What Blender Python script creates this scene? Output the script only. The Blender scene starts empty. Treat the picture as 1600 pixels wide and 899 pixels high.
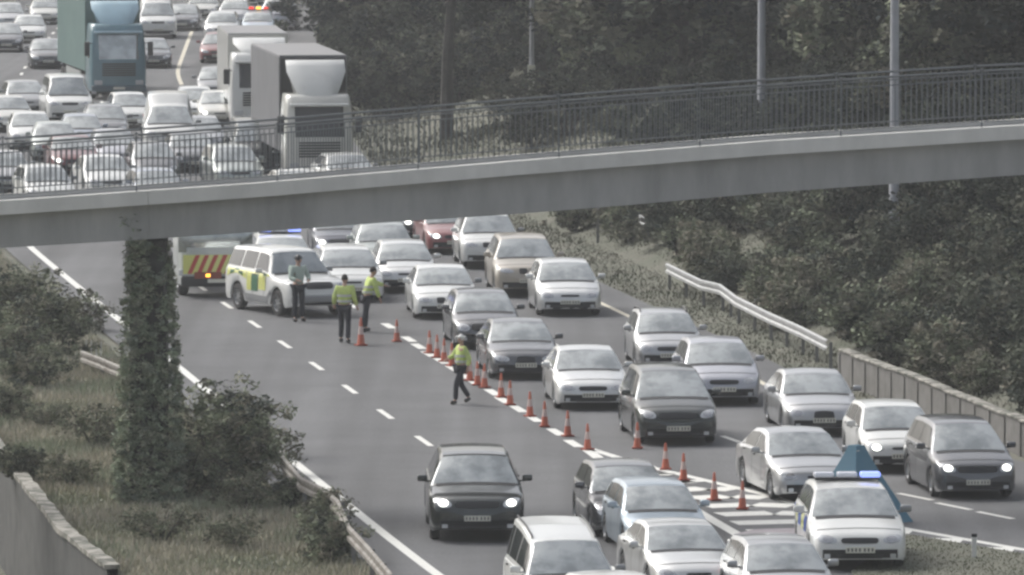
import bpy, bmesh, math, random
import numpy as np
from mathutils import Vector, Matrix
from mathutils.bvhtree import BVHTree
R = math.radians
scn = bpy.context.scene
HAZE_D = .0003
# ------------------------------------------------------------------ camera
F_PX = 12000.0; TH = math.atan(878.0 / F_PX); HC = math.cos(TH) / 0.06
cam_d = bpy.data.cameras.new("camera"); cam = bpy.data.objects.new("camera", cam_d)
scn.collection.objects.link(cam); scn.camera = cam
cam.location = (0, 0, HC); cam.rotation_euler = (math.pi / 2 - TH, 0, 0)
cam_d.sensor_width = 36; cam_d.lens = 36 * F_PX / 1600.0
cam_d.clip_start = 1; cam_d.clip_end = 3000
# ------------------------------------------------------------------ sky, sun, exposure (bright overcast)
SUN_EL, SUN_AZ = 44, 312
w = bpy.data.worlds.new("World"); scn.world = w; w.use_nodes = True
nt = w.node_tree; bg = nt.nodes["Background"]
sky = nt.nodes.new("ShaderNodeTexSky"); sky.sky_type = 'NISHITA'; sky.sun_disc = False
sky.sun_elevation = R(SUN_EL); sky.sun_rotation = R(SUN_AZ); sky.dust_density = 6; sky.ozone_density = 0.6; sky.air_density = 1.0
hs = nt.nodes.new("ShaderNodeHueSaturation"); hs.inputs["Saturation"].default_value = 0.42
nt.links.new(sky.outputs[0], hs.inputs["Color"]); nt.links.new(hs.outputs[0], bg.inputs[0])
bg.inputs[1].default_value = 0.15
sl = bpy.data.lights.new("sun", 'SUN'); sl.energy = 1.1; sl.angle = R(25); sl.color = (.975, .995, 1)
so = bpy.data.objects.new("sun", sl); scn.collection.objects.link(so)
az = R(SUN_AZ); el = R(SUN_EL)
sd = Vector((math.sin(az) * math.cos(el), math.cos(az) * math.cos(el), math.sin(el)))
so.rotation_euler = sd.to_track_quat('Z', 'Y').to_euler()
scn.view_settings.view_transform = 'Standard'; scn.view_settings.look = 'None'
scn.view_settings.exposure = 0.24; scn.view_settings.gamma = 1
scn.cycles.filter_width = 2.7
scn.cycles.use_denoising = True
scn.cycles.max_bounces = 6; scn.cycles.volume_bounces = 1; scn.cycles.transparent_max_bounces = 6

# ------------------------------------------------------------------ helpers
def G(px, py, z=0.0):
    """where the ray of photo point (px,py) meets height z"""
    u = (px - 800) / F_PX; v = (py - 450) / F_PX
    d = Vector((u, math.cos(TH) - v * math.sin(TH), -math.sin(TH) - v * math.cos(TH)))
    t = (z - HC) / d.z
    return Vector((d.x * t, d.y * t, z))
def col_link(o): scn.collection.objects.link(o); return o
MATS = {}
def mat(name, rgb=(.5, .5, .5), rough=.6, metal=0, coat=0, emis=None, es=0, noise=None, bump=0, spec=.5, attr=None, rnd=False, stretch=None):
    if name in MATS: return MATS[name]
    m = bpy.data.materials.new(name); m.use_nodes = True; t = m.node_tree
    b = t.nodes["Principled BSDF"]
    b.inputs["Base Color"].default_value = (*rgb, 1); b.inputs["Roughness"].default_value = rough
    b.inputs["Metallic"].default_value = metal; b.inputs["Coat Weight"].default_value = coat
    b.inputs["Coat Roughness"].default_value = .06; b.inputs["Specular IOR Level"].default_value = spec
    if emis: b.inputs["Emission Color"].default_value = (*emis, 1); b.inputs["Emission Strength"].default_value = es
    src = None
    if attr:
        a = t.nodes.new("ShaderNodeAttribute"); a.attribute_name = attr; src = a.outputs["Color"]
    if noise:                     # (scale, other rgb, contrast low, high)
        tc = t.nodes.new("ShaderNodeTexCoord"); n = t.nodes.new("ShaderNodeTexNoise")
        n.inputs["Scale"].default_value = noise[0]; n.inputs["Detail"].default_value = 6; n.inputs["Roughness"].default_value = .65
        if rnd or stretch:
            mpn = t.nodes.new("ShaderNodeMapping"); t.links.new(tc.outputs["Object"], mpn.inputs["Vector"]); t.links.new(mpn.outputs[0], n.inputs["Vector"])
            if stretch: mpn.inputs["Scale"].default_value = stretch
            if rnd:
                oi = t.nodes.new("ShaderNodeObjectInfo"); vmn = t.nodes.new("ShaderNodeVectorMath"); vmn.operation = 'SCALE'; vmn.inputs["Scale"].default_value = .05
                t.links.new(oi.outputs["Location"], vmn.inputs[0]); t.links.new(vmn.outputs[0], mpn.inputs["Location"])
        else: t.links.new(tc.outputs["Object"], n.inputs["Vector"])
        r = t.nodes.new("ShaderNodeMapRange"); r.inputs[1].default_value = noise[2]; r.inputs[2].default_value = noise[3]
        t.links.new(n.outputs["Fac"], r.inputs[0])
        mx = t.nodes.new("ShaderNodeMix"); mx.data_type = 'RGBA'
        mx.inputs[6].default_value = (*rgb, 1); mx.inputs[7].default_value = (*noise[1], 1)
        if src: t.links.new(src, mx.inputs[6])
        t.links.new(r.outputs[0], mx.inputs[0]); src = mx.outputs[2]
        if bump:
            bp = t.nodes.new("ShaderNodeBump"); bp.inputs["Strength"].default_value = bump; bp.inputs["Distance"].default_value = .05
            t.links.new(n.outputs["Fac"], bp.inputs["Height"]); t.links.new(bp.outputs[0], b.inputs["Normal"])
    if src: t.links.new(src, b.inputs["Base Color"])
    MATS[name] = m; return m
def tag(o, label=None, cat=None, group=None, kind=None):
    if label: o["label"] = label
    if cat: o["category"] = cat
    if group: o["group"] = group
    if kind: o["kind"] = kind
    return o
def thing(name, label, cat, loc=(0, 0, 0), rz=0, group=None):
    o = bpy.data.objects.new(name, None); o.empty_display_size = .2; col_link(o)
    o.location = loc; o.rotation_euler = (0, 0, rz); return tag(o, label, cat, group)
class MB:
    """collects shapes and links them as ONE mesh object"""
    def __init__(s): s.v = []; s.f = []; s.m = []; s.cm = 0
    def add(s, vs, fs):
        b = len(s.v); s.v += [tuple(p) for p in vs]; s.f += [tuple(i + b for i in f) for f in fs]; s.m += [s.cm] * len(fs); return s
    def box(s, c, size, rz=0, bev=0, taper=(1, 1), M=None):
        x, y, z = [a / 2 for a in size]
        if bev > 0:
            bm = bmesh.new(); bmesh.ops.create_cube(bm, size=1)
            for q in bm.verts:
                k = taper if q.co.z > 0 else (1, 1)
                q.co = Vector((q.co.x * 2 * x * k[0], q.co.y * 2 * y * k[1], q.co.z * 2 * z))
            bmesh.ops.bevel(bm, geom=bm.edges[:], offset=bev, segments=2, affect='EDGES', profile=.5)
            vs = [q.co.copy() for q in bm.verts]; bm.verts.index_update(); fs = [[q.index for q in f.verts] for f in bm.faces]; bm.free()
        else:
            vs = [Vector((a * x * (taper[0] if cc > 0 else 1), b * y * (taper[1] if cc > 0 else 1), cc * z)) for cc in (-1, 1) for b in (-1, 1) for a in (-1, 1)]
            fs = [(0, 2, 3, 1), (4, 5, 7, 6), (0, 1, 5, 4), (2, 6, 7, 3), (0, 4, 6, 2), (1, 3, 7, 5)]
        mt = M if M else Matrix.Translation(c) @ Matrix.Rotation(rz, 4, 'Z')
        return s.add([mt @ p for p in vs], fs)
    def tube(s, pts, rad, n=8, cap=True):
        pts = [Vector(p) for p in pts]; k = len(pts)
        rr = rad if isinstance(rad, (list, tuple)) else [rad] * k
        vs = []; up = None
        for i, p in enumerate(pts):
            d = (pts[min(i + 1, k - 1)] - pts[max(i - 1, 0)]).normalized()
            if up is None: up = d.orthogonal().normalized()
            a = (up - d * up.dot(d)).normalized(); up = a; b = d.cross(a)
            for j in range(n):
                t = 2 * math.pi * j / n; vs.append(p + (a * math.cos(t) + b * math.sin(t)) * rr[i])
        fs = [(i * n + j, i * n + (j + 1) % n, (i + 1) * n + (j + 1) % n, (i + 1) * n + j) for i in range(k - 1) for j in range(n)]
        if cap: fs += [tuple(range(n))[::-1], tuple((k - 1) * n + j for j in range(n))]
        return s.add(vs, fs)
    def lathe(s, prof, axis='Z', n=16, c=(0, 0, 0)):
        vs = []
        for r, h in prof:
            for j in range(n):
                t = 2 * math.pi * j / n
                p = (r * math.cos(t), r * math.sin(t), h) if axis == 'Z' else (r * math.cos(t), h, r * math.sin(t))
                vs.append(Vector(p) + Vector(c))
        k = len(prof); o = 1 if axis == 'Z' else -1
        fs = [((i * n + j, i * n + (j + 1) % n, (i + 1) * n + (j + 1) % n, (i + 1) * n + j)[::o]) for i in range(k - 1) for j in range(n)]
        return s.add(vs, fs)
    def prism(s, outline, h0, h1, plane='XY'):
        n = len(outline)
        def P(a, b, h): return {'XY': (a, b, h), 'YZ': (h, a, b), 'XZ': (a, h, b)}[plane]
        vs = [P(a, b, h0) for a, b in outline] + [P(a, b, h1) for a, b in outline]
        fs = [tuple(range(n))[::-1], tuple(range(n, 2 * n))] + [(i, (i + 1) % n, n + (i + 1) % n, n + i) for i in range(n)]
        return s.add(vs, fs)
    def grid(s, rows):
        nr, nc = len(rows), len(rows[0])
        return s.add([p for r in rows for p in r], [(i * nc + j, i * nc + j + 1, (i + 1) * nc + j + 1, (i + 1) * nc + j) for i in range(nr - 1) for j in range(nc - 1)])
    def mesh(s, name, mats, smooth=False):
        me = bpy.data.meshes.new(name); me.from_pydata(s.v, [], s.f)
        for m in (mats if isinstance(mats, (list, tuple)) else [mats]): me.materials.append(m)
        me.polygons.foreach_set("material_index", s.m)
        me.validate(); bm = bmesh.new(); bm.from_mesh(me); bmesh.ops.recalc_face_normals(bm, faces=bm.faces[:]); bm.to_mesh(me); bm.free()
        if smooth:
            me.polygons.foreach_set("use_smooth", [True] * len(me.polygons))
            me.set_sharp_from_angle(angle=R(smooth if smooth is not True else 38))
        me.update(); return me
    def build(s, name, mats, parent=None, smooth=False):
        o = bpy.data.objects.new(name, s.mesh(name, mats, smooth)); col_link(o)
        if parent: o.parent = parent
        return o
def put(me, name, parent, loc=(0, 0, 0), m=None, scale=None):
    o = bpy.data.objects.new(name, me); col_link(o); o.parent = parent; o.location = loc
    if scale: o.scale = scale
    if m is not None:
        o.material_slots[0].link = 'OBJECT'; o.material_slots[0].material = m
    return o

# ------------------------------------------------------------------ materials
asphalt = mat("asphalt", (.122, .124, .128), .9, noise=(.35, (.098, .1, .104), .4, .7))
t = asphalt.node_tree                                  # fine aggregate and long tyre-polished bands on top of the patches
n2 = t.nodes.new("ShaderNodeTexNoise"); n2.inputs["Scale"].default_value = 14; n2.inputs["Detail"].default_value = 4
tc = t.nodes.new("ShaderNodeTexCoord"); mp = t.nodes.new("ShaderNodeMapping")
mp.inputs["Rotation"].default_value = (0, 0, R(8.2)); mp.inputs["Scale"].default_value = (1, .03, 1)
n3 = t.nodes.new("ShaderNodeTexNoise"); n3.inputs["Scale"].default_value = .75; n3.inputs["Detail"].default_value = 2
t.links.new(tc.outputs["Object"], mp.inputs["Vector"]); t.links.new(mp.outputs[0], n3.inputs["Vector"]); t.links.new(tc.outputs["Object"], n2.inputs["Vector"])
b_ = t.nodes["Principled BSDF"]; src = b_.inputs["Base Color"].links[0].from_socket
def mulnode(t, src, fac, lo, hi):
    r = t.nodes.new("ShaderNodeMapRange"); r.inputs[1].default_value = .36; r.inputs[2].default_value = .64; r.inputs[3].default_value = lo; r.inputs[4].default_value = hi
    t.links.new(fac, r.inputs[0]); vm = t.nodes.new("ShaderNodeVectorMath"); vm.operation = 'SCALE'
    t.links.new(src, vm.inputs[0]); t.links.new(r.outputs[0], vm.inputs["Scale"]); return vm.outputs[0]
src = mulnode(t, src, n2.outputs["Fac"], .86, 1.14); src = mulnode(t, src, n3.outputs["Fac"], .77, 1.2)
t.links.new(src, b_.inputs["Base Color"])
verge_m = mat("verge", (.10, .11, .078), .95, noise=(.5, (.155, .15, .12), .35, .68), bump=.6)
dirt = mat("earth", (.12, .11, .085), .95, noise=(.8, (.18, .17, .12), .3, .7))
paint_w = mat("road_paint", (.72, .72, .68), .7, noise=(6, (.42, .42, .41), .55, .8))
paint_y = mat("road_paint_yellowed", (.62, .58, .47), .7, noise=(5, (.4, .38, .33), .5, .8))
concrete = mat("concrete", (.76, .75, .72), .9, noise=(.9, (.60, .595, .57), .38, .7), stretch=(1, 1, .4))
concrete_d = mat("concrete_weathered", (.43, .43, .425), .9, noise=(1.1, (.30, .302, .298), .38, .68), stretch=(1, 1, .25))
concrete_o = mat("old_concrete", (.095, .095, .092), .92, noise=(1.3, (.045, .048, .045), .3, .7), bump=.3)
coping_m = mat("coping_stone", (.38, .36, .32), .9, noise=(2.6, (.10, .105, .085), .40, .58))
rust_m = mat("weathered_rail", (.30, .285, .26), .7, metal=.1, noise=(2.5, (.16, .14, .12), .4, .65))
rail_m = mat("railing_steel", (.15, .165, .175), .6, metal=.1)
galv = mat("galvanised_steel", (.46, .47, .47), .5, metal=.35, noise=(3, (.33, .33, .33), .4, .7))
galv_d = mat("dull_steel", (.2, .2, .2), .6, metal=.3)
post_m = mat("lamp_column_steel", (.36, .37, .40), .55, metal=.25, noise=(2, (.28, .29, .31), .4, .7))
leaf_m = mat("leaf", attr="tint", rough=.85, spec=.08)
grass_m = mat("grass_blade", attr="tint", rough=.85, spec=.15)
bark = mat("bark", (.045, .042, .038), .95, noise=(5, (.08, .075, .068), .4, .7), bump=.5)
bark_pale = mat("bark_pale", (.20, .195, .18), .95, noise=(5, (.10, .095, .085), .4, .7))
glass = mat("car_glass", (.52, .55, .545), .12, metal=.75, spec=.8, noise=(1.5, (.30, .325, .33), .42, .62), rnd=True)  # noise between two tints paints blotchy reflections into the glass colour
glass_d = mat("dark_glass", (.03, .034, .038), .1, spec=.45)
black_p = mat("black_plastic", (.022, .023, .026), .5)
dark_p = mat("underbody", (.016, .016, .018), .8)
rubber = mat("tyre_rubber", (.02, .02, .021), .8)
alloy = mat("alloy_rim", (.38, .39, .40), .35, metal=.6)
lamp_off = mat("headlight_lens", (.62, .64, .66), .12, metal=.3, coat=.5)
lamp_on = mat("headlight_lit", (.9, .9, .85), .2, emis=(1, .98, .9), es=3.0)
amber_on = mat("amber_lamp", (.9, .45, .05), .3, emis=(1, .48, .06), es=2.2)
red_on = mat("red_lamp", (.5, .03, .03), .3, emis=(1, .05, .03), es=1.0)
blue_on = mat("blue_beacon", (.2, .25, .8), .25, emis=(.3, .4, 1), es=1.2)
clear_b = mat("clear_beacon", (.8, .82, .9), .2)
plate_m = mat("number_plate", (.72, .71, .62), .5)
ink = mat("plate_ink", (.14, .14, .13), .6)
chrome = mat("chrome", (.6, .6, .6), .2, metal=.9)
cone_o = mat("cone_orange", (.56, .15, .09), .6)
cone_w = mat("cone_white", (.72, .72, .70), .5)
hivis = mat("hivis_yellow", (.62, .74, .22), .8, noise=(9, (.44, .54, .2), .4, .7))
silver_t = mat("reflective_tape", (.62, .64, .60), .4)
navy = mat("dark_cloth", (.028, .03, .04), .9)
skin = mat("skin", (.46, .29, .22), .6); hair = mat("dark_hair", (.02, .017, .015), .8)
boots = mat("boots", (.02, .02, .02), .6)
def paint(name, rgb, metal=0, rough=.32): return mat("paint_" + name, rgb, rough, metal=metal, coat=.7, noise=(1.3, tuple(c * .82 + .01 for c in rgb), .5, .75), rnd=True)
P_ = dict(white=paint("white", (.70, .71, .69)), offwhite=paint("offwhite", (.62, .62, .58)), silver=paint("silver", (.46, .47, .48), .75),
          palesilver=paint("palesilver", (.70, .71, .70), .6), bluesilver=paint("bluesilver", (.30, .34, .41), .6), grey=paint("grey", (.13, .135, .145), .7, .25),
          midgrey=paint("midgrey", (.28, .29, .30), .3), greenblack=paint("black", (.06, .068, .068), .7, .22), navy=paint("navy", (.035, .045, .075), .2),
          red=paint("red", (.26, .085, .085)), darkred=paint("darkred", (.16, .035, .04)), greengrey=paint("greengrey", (.40, .44, .42), .6), beige=paint("beige", (.42, .38, .32), .1),
          lightblue=paint("lightblue", (.44, .52, .59), .5), lilac=paint("lilac", (.44, .45, .49), .65), teal=paint("teal", (.11, .22, .27)),
          tealdark=paint("tealdark", (.05, .10, .13)), skyblue=paint("skyblue", (.36, .54, .64)), greygreen=paint("greygreen", (.48, .51, .49)), yellow=paint("yellow", (.68, .70, .20)))
curtain_t = mat("teal_curtain", (.10, .175, .165), .7, noise=(.5, (.075, .14, .135), .4, .7))
curtain_g = mat("grey_curtain", (.15, .153, .165), .7, noise=(.6, (.12, .124, .132), .4, .7))

# ------------------------------------------------------------------ the road's plan, all in world metres
def PX(px, py): p = G(px, py); return (p.x, p.y)
Lp = sorted([PX(680, 899), PX(425, 695), PX(272, 568), PX(195, 508), PX(52, 392)] + [(13.5, 60), (6.6, 100), (1.9, 130), (-20.9, 286), (-24.4, 325), (-27.2, 368), (-28.6, 420), (-29.4, 480), (-30, 640)], key=lambda p: p[1])
LX = np.array([p[0] for p in Lp]); LY = np.array([p[1] for p in Lp])
yy = np.arange(50, 660, 1.0); lx = np.interp(yy, LY, LX)
k = np.exp(-np.linspace(-2, 2, 31) ** 2); k /= k.sum(); lxs = np.convolve(np.pad(lx, 15, mode='reflect', reflect_type='odd'), k, 'valid')
def Lf(y): return float(np.interp(y, yy, lxs))
def head(y): return math.degrees(math.atan(-(Lf(y + 4) - Lf(y - 4)) / 8))
Rp = [(60, 75), (100, 46), (130, 29.5), (150, 19.5), (161.2, 14.2), (165.3, 12.6), (178.2, 8.75), (189, 6.9)]
for y_ in (200, 212, 225, 240, 262, 286): Rp.append((y_, Lf(y_) + 14.5))
Rp += [(325, Lf(325) + 15.6), (368, Lf(368) + 17), (420, Lf(420) + 17.4), (640, Lf(640) + 17.4)]
RYv = np.array([p[0] for p in Rp]); RXv = np.array([p[1] for p in Rp]); rx = np.interp(yy, RYv, RXv)
rxs = np.convolve(np.pad(rx, 15, mode='reflect', reflect_type='odd'), k, 'valid'); near = yy < 195; rxs[near] = rx[near] * .6 + rxs[near] * .4
def Rf(y): return float(np.interp(y, yy, rxs))
W0 = G(0, 705, .2); W1 = G(160, 880, .2)
WP = [G(a, b, .12) for a, b in ((175, 890), (160, 879), (100, 833), (70, 793), (43, 760), (0, 704))]; WP.append(WP[-1] + (WP[-1] - WP[-3]).normalized() * 22)
def wallx(y):
    if y < WP[0].y: return WP[0].x + (WP[0].y - y) * .12
    return float(np.interp(y, [p.y for p in WP], [p.x for p in WP]))
gore = [PX(930, 716), PX(1075, 745), PX(1200, 775), PX(1280, 800), PX(1420, 828), PX(1600, 860)]
def TZ(x, y):
    """height of the ground"""
    e = Rf(y) + 1.35; t = x - e; z = -.06
    if t > 0:
        s0 = 2.2 if y > 200 else 3.0
        k = max(0, t - s0); amp = .42 if y > 175 else .42 * max(0, (y - 120) / 55)
        z += .05 * min(t, s0) + 7.5 * (1 - math.exp(-k * amp / 7.5)) + .12 * math.sin(x * .8 + y * .31) * min(1, t / 4)
    wx = wallx(y)
    if y < 200 and x < wx: z = -2.4
    elif x < Lf(y) - .9:
        t = Lf(y) - .9 - x; z += .03 * math.sin(x * 1.3 + y * .4) + .02
        if y > 205: z += .10 * max(0, t - 3) + (.9 - .9 * math.exp(-max(0, t - 6) / 6))
        if y > 330: z += min(6, .35 * max(0, t - 3))
    return z
def GT(px, py):
    """where the ray of photo point meets the ground as built"""
    a = Vector((0, 0, HC)); b = G(px, py, -3) ; d = b - a; lo = None
    n = 900
    for i in range(200, n + 1):
        p = a + d * (i / n)
        if p.z < TZ(p.x, p.y): return Vector((p.x, p.y, TZ(p.x, p.y)))
    return G(px, py)
# terrain
mb = MB(); ys = [40, 70, 90, 110, 125] + list(np.arange(135, 300, 1.5)) + list(np.arange(300, 520, 4)) + [540, 580, 640, 760, 950]
rows = []
for y in ys:
    e = Rf(min(y, 640)); l = Lf(min(y, 640)); wx = wallx(y) if y < 200 else l - 8
    xs = [-260, -150, -90, -60] + [wx - a for a in (14, 9, 6, 4, 2.5, 1.2, .03)] + [wx + .03, wx + .5] + list(np.linspace(wx + 1, l - 1, 6)) + [l - .85] + \
         list(np.linspace(l + 1, e + 1.2, 5)) + [e + 1.4 + a for a in (.5, 1.2, 2, 3, 4, 5, 6, 7.5, 9, 11, 13, 16, 20, 26, 34, 50, 80, 130, 220)]
    rows.append([(x, y, TZ(x, y)) for x in sorted(xs)])
o = mb.grid(rows).build("ground", verge_m, smooth=60); tag(o, kind="structure")
# road sheet
mb = MB(); rows = []
for y in np.arange(44, 640, 3.0):
    a, b = Lf(y) - .85, Rf(y) + 1.3
    if y < 205:                      # the verge line on the left hides the shoulder
        a = Lf(y) - 1.15
    rows.append([(a + (b - a) * i / 8, y, 0) for i in range(9)])
tag(mb.grid(rows).build("road", asphalt), kind="structure")
def strip(name, pts, width, m, z=.005):
    mb = MB(); pts = [Vector((p[0], p[1], z)) for p in pts]; l = []; r = []
    for i, p in enumerate(pts):
        d = (pts[min(i + 1, len(pts) - 1)] - pts[max(i - 1, 0)]).normalized(); n = Vector((-d.y, d.x, 0)) * width / 2
        l.append(p + n); r.append(p - n)
    mb.grid([l, r]); return mb, name, m
marks_w = MB(); marks_y = MB()
def addstrip(M, pts, width, z=.005):
    mb = strip("", pts, width, None, z)[0]; M.add(mb.v, mb.f)
def along(off, y0, y1, step=3): return [(Lf(y) + off, y) for y in np.arange(y0, y1 + .01, step)]
addstrip(marks_w, along(0, 100, 330), .22)
addstrip(marks_y, [(Rf(y), y) for y in np.arange(182, 330, 3)], .17)
addstrip(marks_y, along(11.1, 356, 420), .2)
def dashes(M, off, y0, y1, mark, pitch, width, phase):
    y = phase
    while y > y0: y -= pitch
    while y < y1:
        if y > y0: addstrip(M, [(Lf(a) + off, a) for a in (y - mark / 2, y, y + mark / 2)], width)
        y += pitch
ya = G(655, 690).y
dashes(marks_w, 3.62, 110, 470, 2.5, 7.0, .15, ya)
dashes(marks_w, 7.2, 216, 470, 2.4, 7.0, .15, ya)
dashes(marks_w, 10.9, 182, 340, 2.4, 7.0, .14, ya)
for (a, b) in [(607, 510), (639, 531), (654, 542), (670, 554), (690, 565), (709, 577), (726, 588), (742, 599), (770, 614), (786, 626), (810, 640), (834, 655), (869, 676), (896, 694)]:
    p = G(a, b); ln = 1.75; h = R(head(p.y)); d = Vector((math.sin(h), -math.cos(h), 0))
    addstrip(marks_w, [p - d * ln / 2, p + d * ln / 2], .24)
for (a, b) in [(1142, 687), (1182, 703), (1430, 777), (1490, 792), (1555, 806)]:
    p = G(a, b); h = R(13 if a < 1300 else 24); d = Vector((math.sin(h), -math.cos(h), 0))
    addstrip(marks_w, [p - d * .8, p + d * .8], .15)
Bn = [PX(918, 704), PX(945, 724)] + [(Lf(y) + 7.25, y) for y in (168, 160, 150, 140, 125, 110)]
addstrip(marks_w, Bn, .26)
gr = [PX(922, 702), PX(1000, 727)] + gore[1:] + [(17, 147), (27, 130)]
addstrip(marks_w, gr, .24)
for i, y in enumerate(np.arange(172.0, 154, -1.75)):           # the chevrons of the gore
    xl = Lf(y) + 7.6; xr = float(np.interp(y, [p[1] for p in gore[::-1]], [p[0] for p in gore[::-1]])) - .2
    mid = (xl + xr) / 2; k = .55
    addstrip(marks_w, [(xl, y + .10 * (mid - xl) - .2), (mid, y + .25)], .85, .006)
    addstrip(marks_w, [(mid + .12, y + .25), (xr, y - .05)], .85, .006)
tag(marks_w.build("road_markings", paint_w), kind="structure"); tag(marks_y.build("edge_marking", paint_y), kind="structure")
# grass nose between the two carriageways and the road beyond it
mb = MB(); gi = [PX(1418, 838), PX(1480, 848), PX(1600, 868), (15, 149), (25, 131), (40, 112), (20, 112), (6.9, 139), (6.8, 146)]
gi += [PX(1330, 895)]
mb.prism([(p[0], p[1]) for p in gi], .004, .035); tag(mb.build("grass_island", verge_m), kind="structure")
# pale worn patch in front of the hatching
mb = MB(); pp = [G(1150, 848), G(1146, 836), G(1180, 828), G(1248, 826), G(1252, 840), G(1200, 850)]
tag(mb.prism([(p.x, p.y) for p in pp], .007, .0075).build("road_patch", mat("worn_pink_surface", (.42, .38, .40), .8, noise=(2, (.3, .27, .28), .4, .7))), kind="structure")
# ------------------------------------------------------------------ vegetation
def quads(name, C, U, V, tint, m, tri=False):
    """leaf faces: centre C, half axes U and V, colour per face"""
    n = len(C); me = bpy.data.meshes.new(name)
    if tri: P = np.stack([C - U, C + U, C + V], 1).reshape(-1, 3); kk = 3
    else: P = np.stack([C - U, C - V * .55 + U * .1, C + U, C + V * .55 + U * .1], 1).reshape(-1, 3); kk = 4
    me.vertices.add(n * kk); me.vertices.foreach_set("co", P.astype(np.float32).ravel())
    me.loops.add(n * kk); me.loops.foreach_set("vertex_index", np.arange(n * kk, dtype=np.int32))
    me.polygons.add(n); me.polygons.foreach_set("loop_start", np.arange(0, n * kk, kk, dtype=np.int32))
    me.update(calc_edges=True)
    at = me.attributes.new("tint", 'FLOAT_COLOR', 'POINT')
    c4 = np.concatenate([np.repeat(tint, kk, 0), np.ones((n * kk, 1))], 1).astype(np.float32); at.data.foreach_set("color", c4.ravel())
    me.materials.append(m); return me
def leafcloud(rng, centres, radii, per, size, cols, flat=.5):
    Cs = []; T = []
    for c, r in zip(centres, radii):
        d = rng.normal(size=(per, 3)); d /= np.linalg.norm(d, axis=1)[:, None]; d *= (rng.random((per, 1)) ** .4) * r; d[:, 2] *= .75
        Cs.append(np.array(c) + d); base = cols[rng.integers(len(cols))] * rng.uniform(.62, 1.45)
        T.append(base * rng.uniform(.84, 1.2, (per, 1)))
    C = np.concatenate(Cs); T = np.concatenate(T); n = len(C)
    U = rng.normal(size=(n, 3)); U[:, 2] *= flat; U /= np.linalg.norm(U, axis=1)[:, None]
    W = rng.normal(size=(n, 3)); V = np.cross(U, W); V /= np.linalg.norm(V, axis=1)[:, None]
    s = size * rng.uniform(.6, 1.4, (n, 1)); return C, U * s, V * s * .8, np.clip(T, 0, 1)
DK = [np.array(c) for c in ((.029, .038, .033), (.037, .044, .036), (.024, .032, .032), (.043, .048, .038))]
MD = [np.array(c) for c in ((.092, .105, .082), (.115, .125, .092), (.078, .092, .078), (.135, .135, .105))]
LT = [np.array(c) for c in ((.19, .21, .145), (.22, .225, .165), (.165, .185, .13), (.25, .235, .185))]
def tree_mesh(seed, H, crown, clear, cols, nclump=330, per=44, size=.17, pale=False):
    rng = np.random.default_rng(seed); rd = random.Random(seed); tb = MB()
    tb.tube([(0, 0, -.4), (.05, .02, clear * .6), (rd.uniform(-.3, .3), rd.uniform(-.3, .3), H * .55), (rd.uniform(-.5, .5), 0, H * .88)], [.26, .2, .13, .04], 7)
    lob = []
    for i in range(9):
        a = i * 2.4 + rd.random(); z0 = clear + (H - clear) * rd.uniform(.02, .55); rr = crown * rd.uniform(.5, .85)
        e = Vector((math.cos(a) * rr, math.sin(a) * rr, z0 + rd.uniform(.6, 2)))
        tb.tube([(0, 0, z0 - .3), (e.x * .5, e.y * .5, z0 + .5), tuple(e)], [.09, .06, .02], 5); lob.append((e, crown * rd.uniform(.38, .6)))
    lob += [(Vector((rd.uniform(-.4, .4), rd.uniform(-.4, .4), H - crown * .45)), crown * .5), (Vector((0, 0, (clear + H) / 2)), crown * .6)]
    cs = []; rs = []
    for i in range(nclump):
        e, r = lob[rd.randrange(len(lob))]; d = rng.normal(size=3); d /= np.linalg.norm(d); d *= r * rng.uniform(.55, 1.08); d[2] *= .95
        cs.append((e.x + d[0], e.y + d[1], max(clear * .8, e.z + d[2]))); rs.append(rng.uniform(.25, .7))
    C, U, V, T = leafcloud(rng, cs, rs, per, size, cols)
    return tb.mesh("trunk", bark_pale if pale else bark, 50), quads("crown", C, U, V, T, leaf_m)
TREES = [tree_mesh(1, 11, 3.6, 2.2, DK + DK + MD), tree_mesh(2, 13, 4.2, 4.5, DK), tree_mesh(3, 9.5, 3.2, 1.2, DK + MD), tree_mesh(4, 12, 2.8, 1.5, DK + [MD[0]]),
         tree_mesh(5, 12, 3.0, 5.5, DK, pale=True), tree_mesh(6, 7, 2.2, .8, MD + LT, size=.14)]
def shrub_mesh(seed, rad, h, cols, n=130, per=44, size=.07):
    rng = np.random.default_rng(seed); cs = []; rs = []; tb = MB(); rd = random.Random(seed)
    lob = [(rng.uniform(-.5, .5) * rad, rng.uniform(-.5, .5) * rad, rng.uniform(.3, .62) * h, rng.uniform(.4, .62) * rad) for _ in range(6)]
    for i in range(n):
        l = lob[rng.integers(6)]; d = rng.normal(size=3); d /= np.linalg.norm(d); d *= l[3] * rng.uniform(.5, 1.12); d[2] *= h / rad * .7
        cs.append((l[0] + d[0], l[1] + d[1], max(.05, l[2] + d[2]))); rs.append(rng.uniform(.12, .38))
    for l in lob: tb.tube([(0, 0, -.2), (l[0] * .5, l[1] * .5, l[2] * .6), (l[0], l[1], l[2] + .3)], [.04, .03, .012], 5)
    C, U, V, T = leafcloud(rng, cs, rs, per, size, cols)
    return tb.mesh("stem", bark, 50), quads("foliage", C, U, V, T, leaf_m)
SHR = [shrub_mesh(11, 1.7, 2.4, MD + DK), shrub_mesh(12, 1.4, 1.9, MD), shrub_mesh(13, 1.9, 2.8, DK + MD[:2], n=170), shrub_mesh(14, 1.3, 1.5, LT + MD), shrub_mesh(15, 1.1, 1.3, LT + [MD[3]], n=100, size=.06), shrub_mesh(16, 1.7, 2.2, LT + LT + MD, n=150), shrub_mesh(17, 1.4, 1.5, [c * .8 for c in LT], n=90, per=30, size=.06)]
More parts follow.
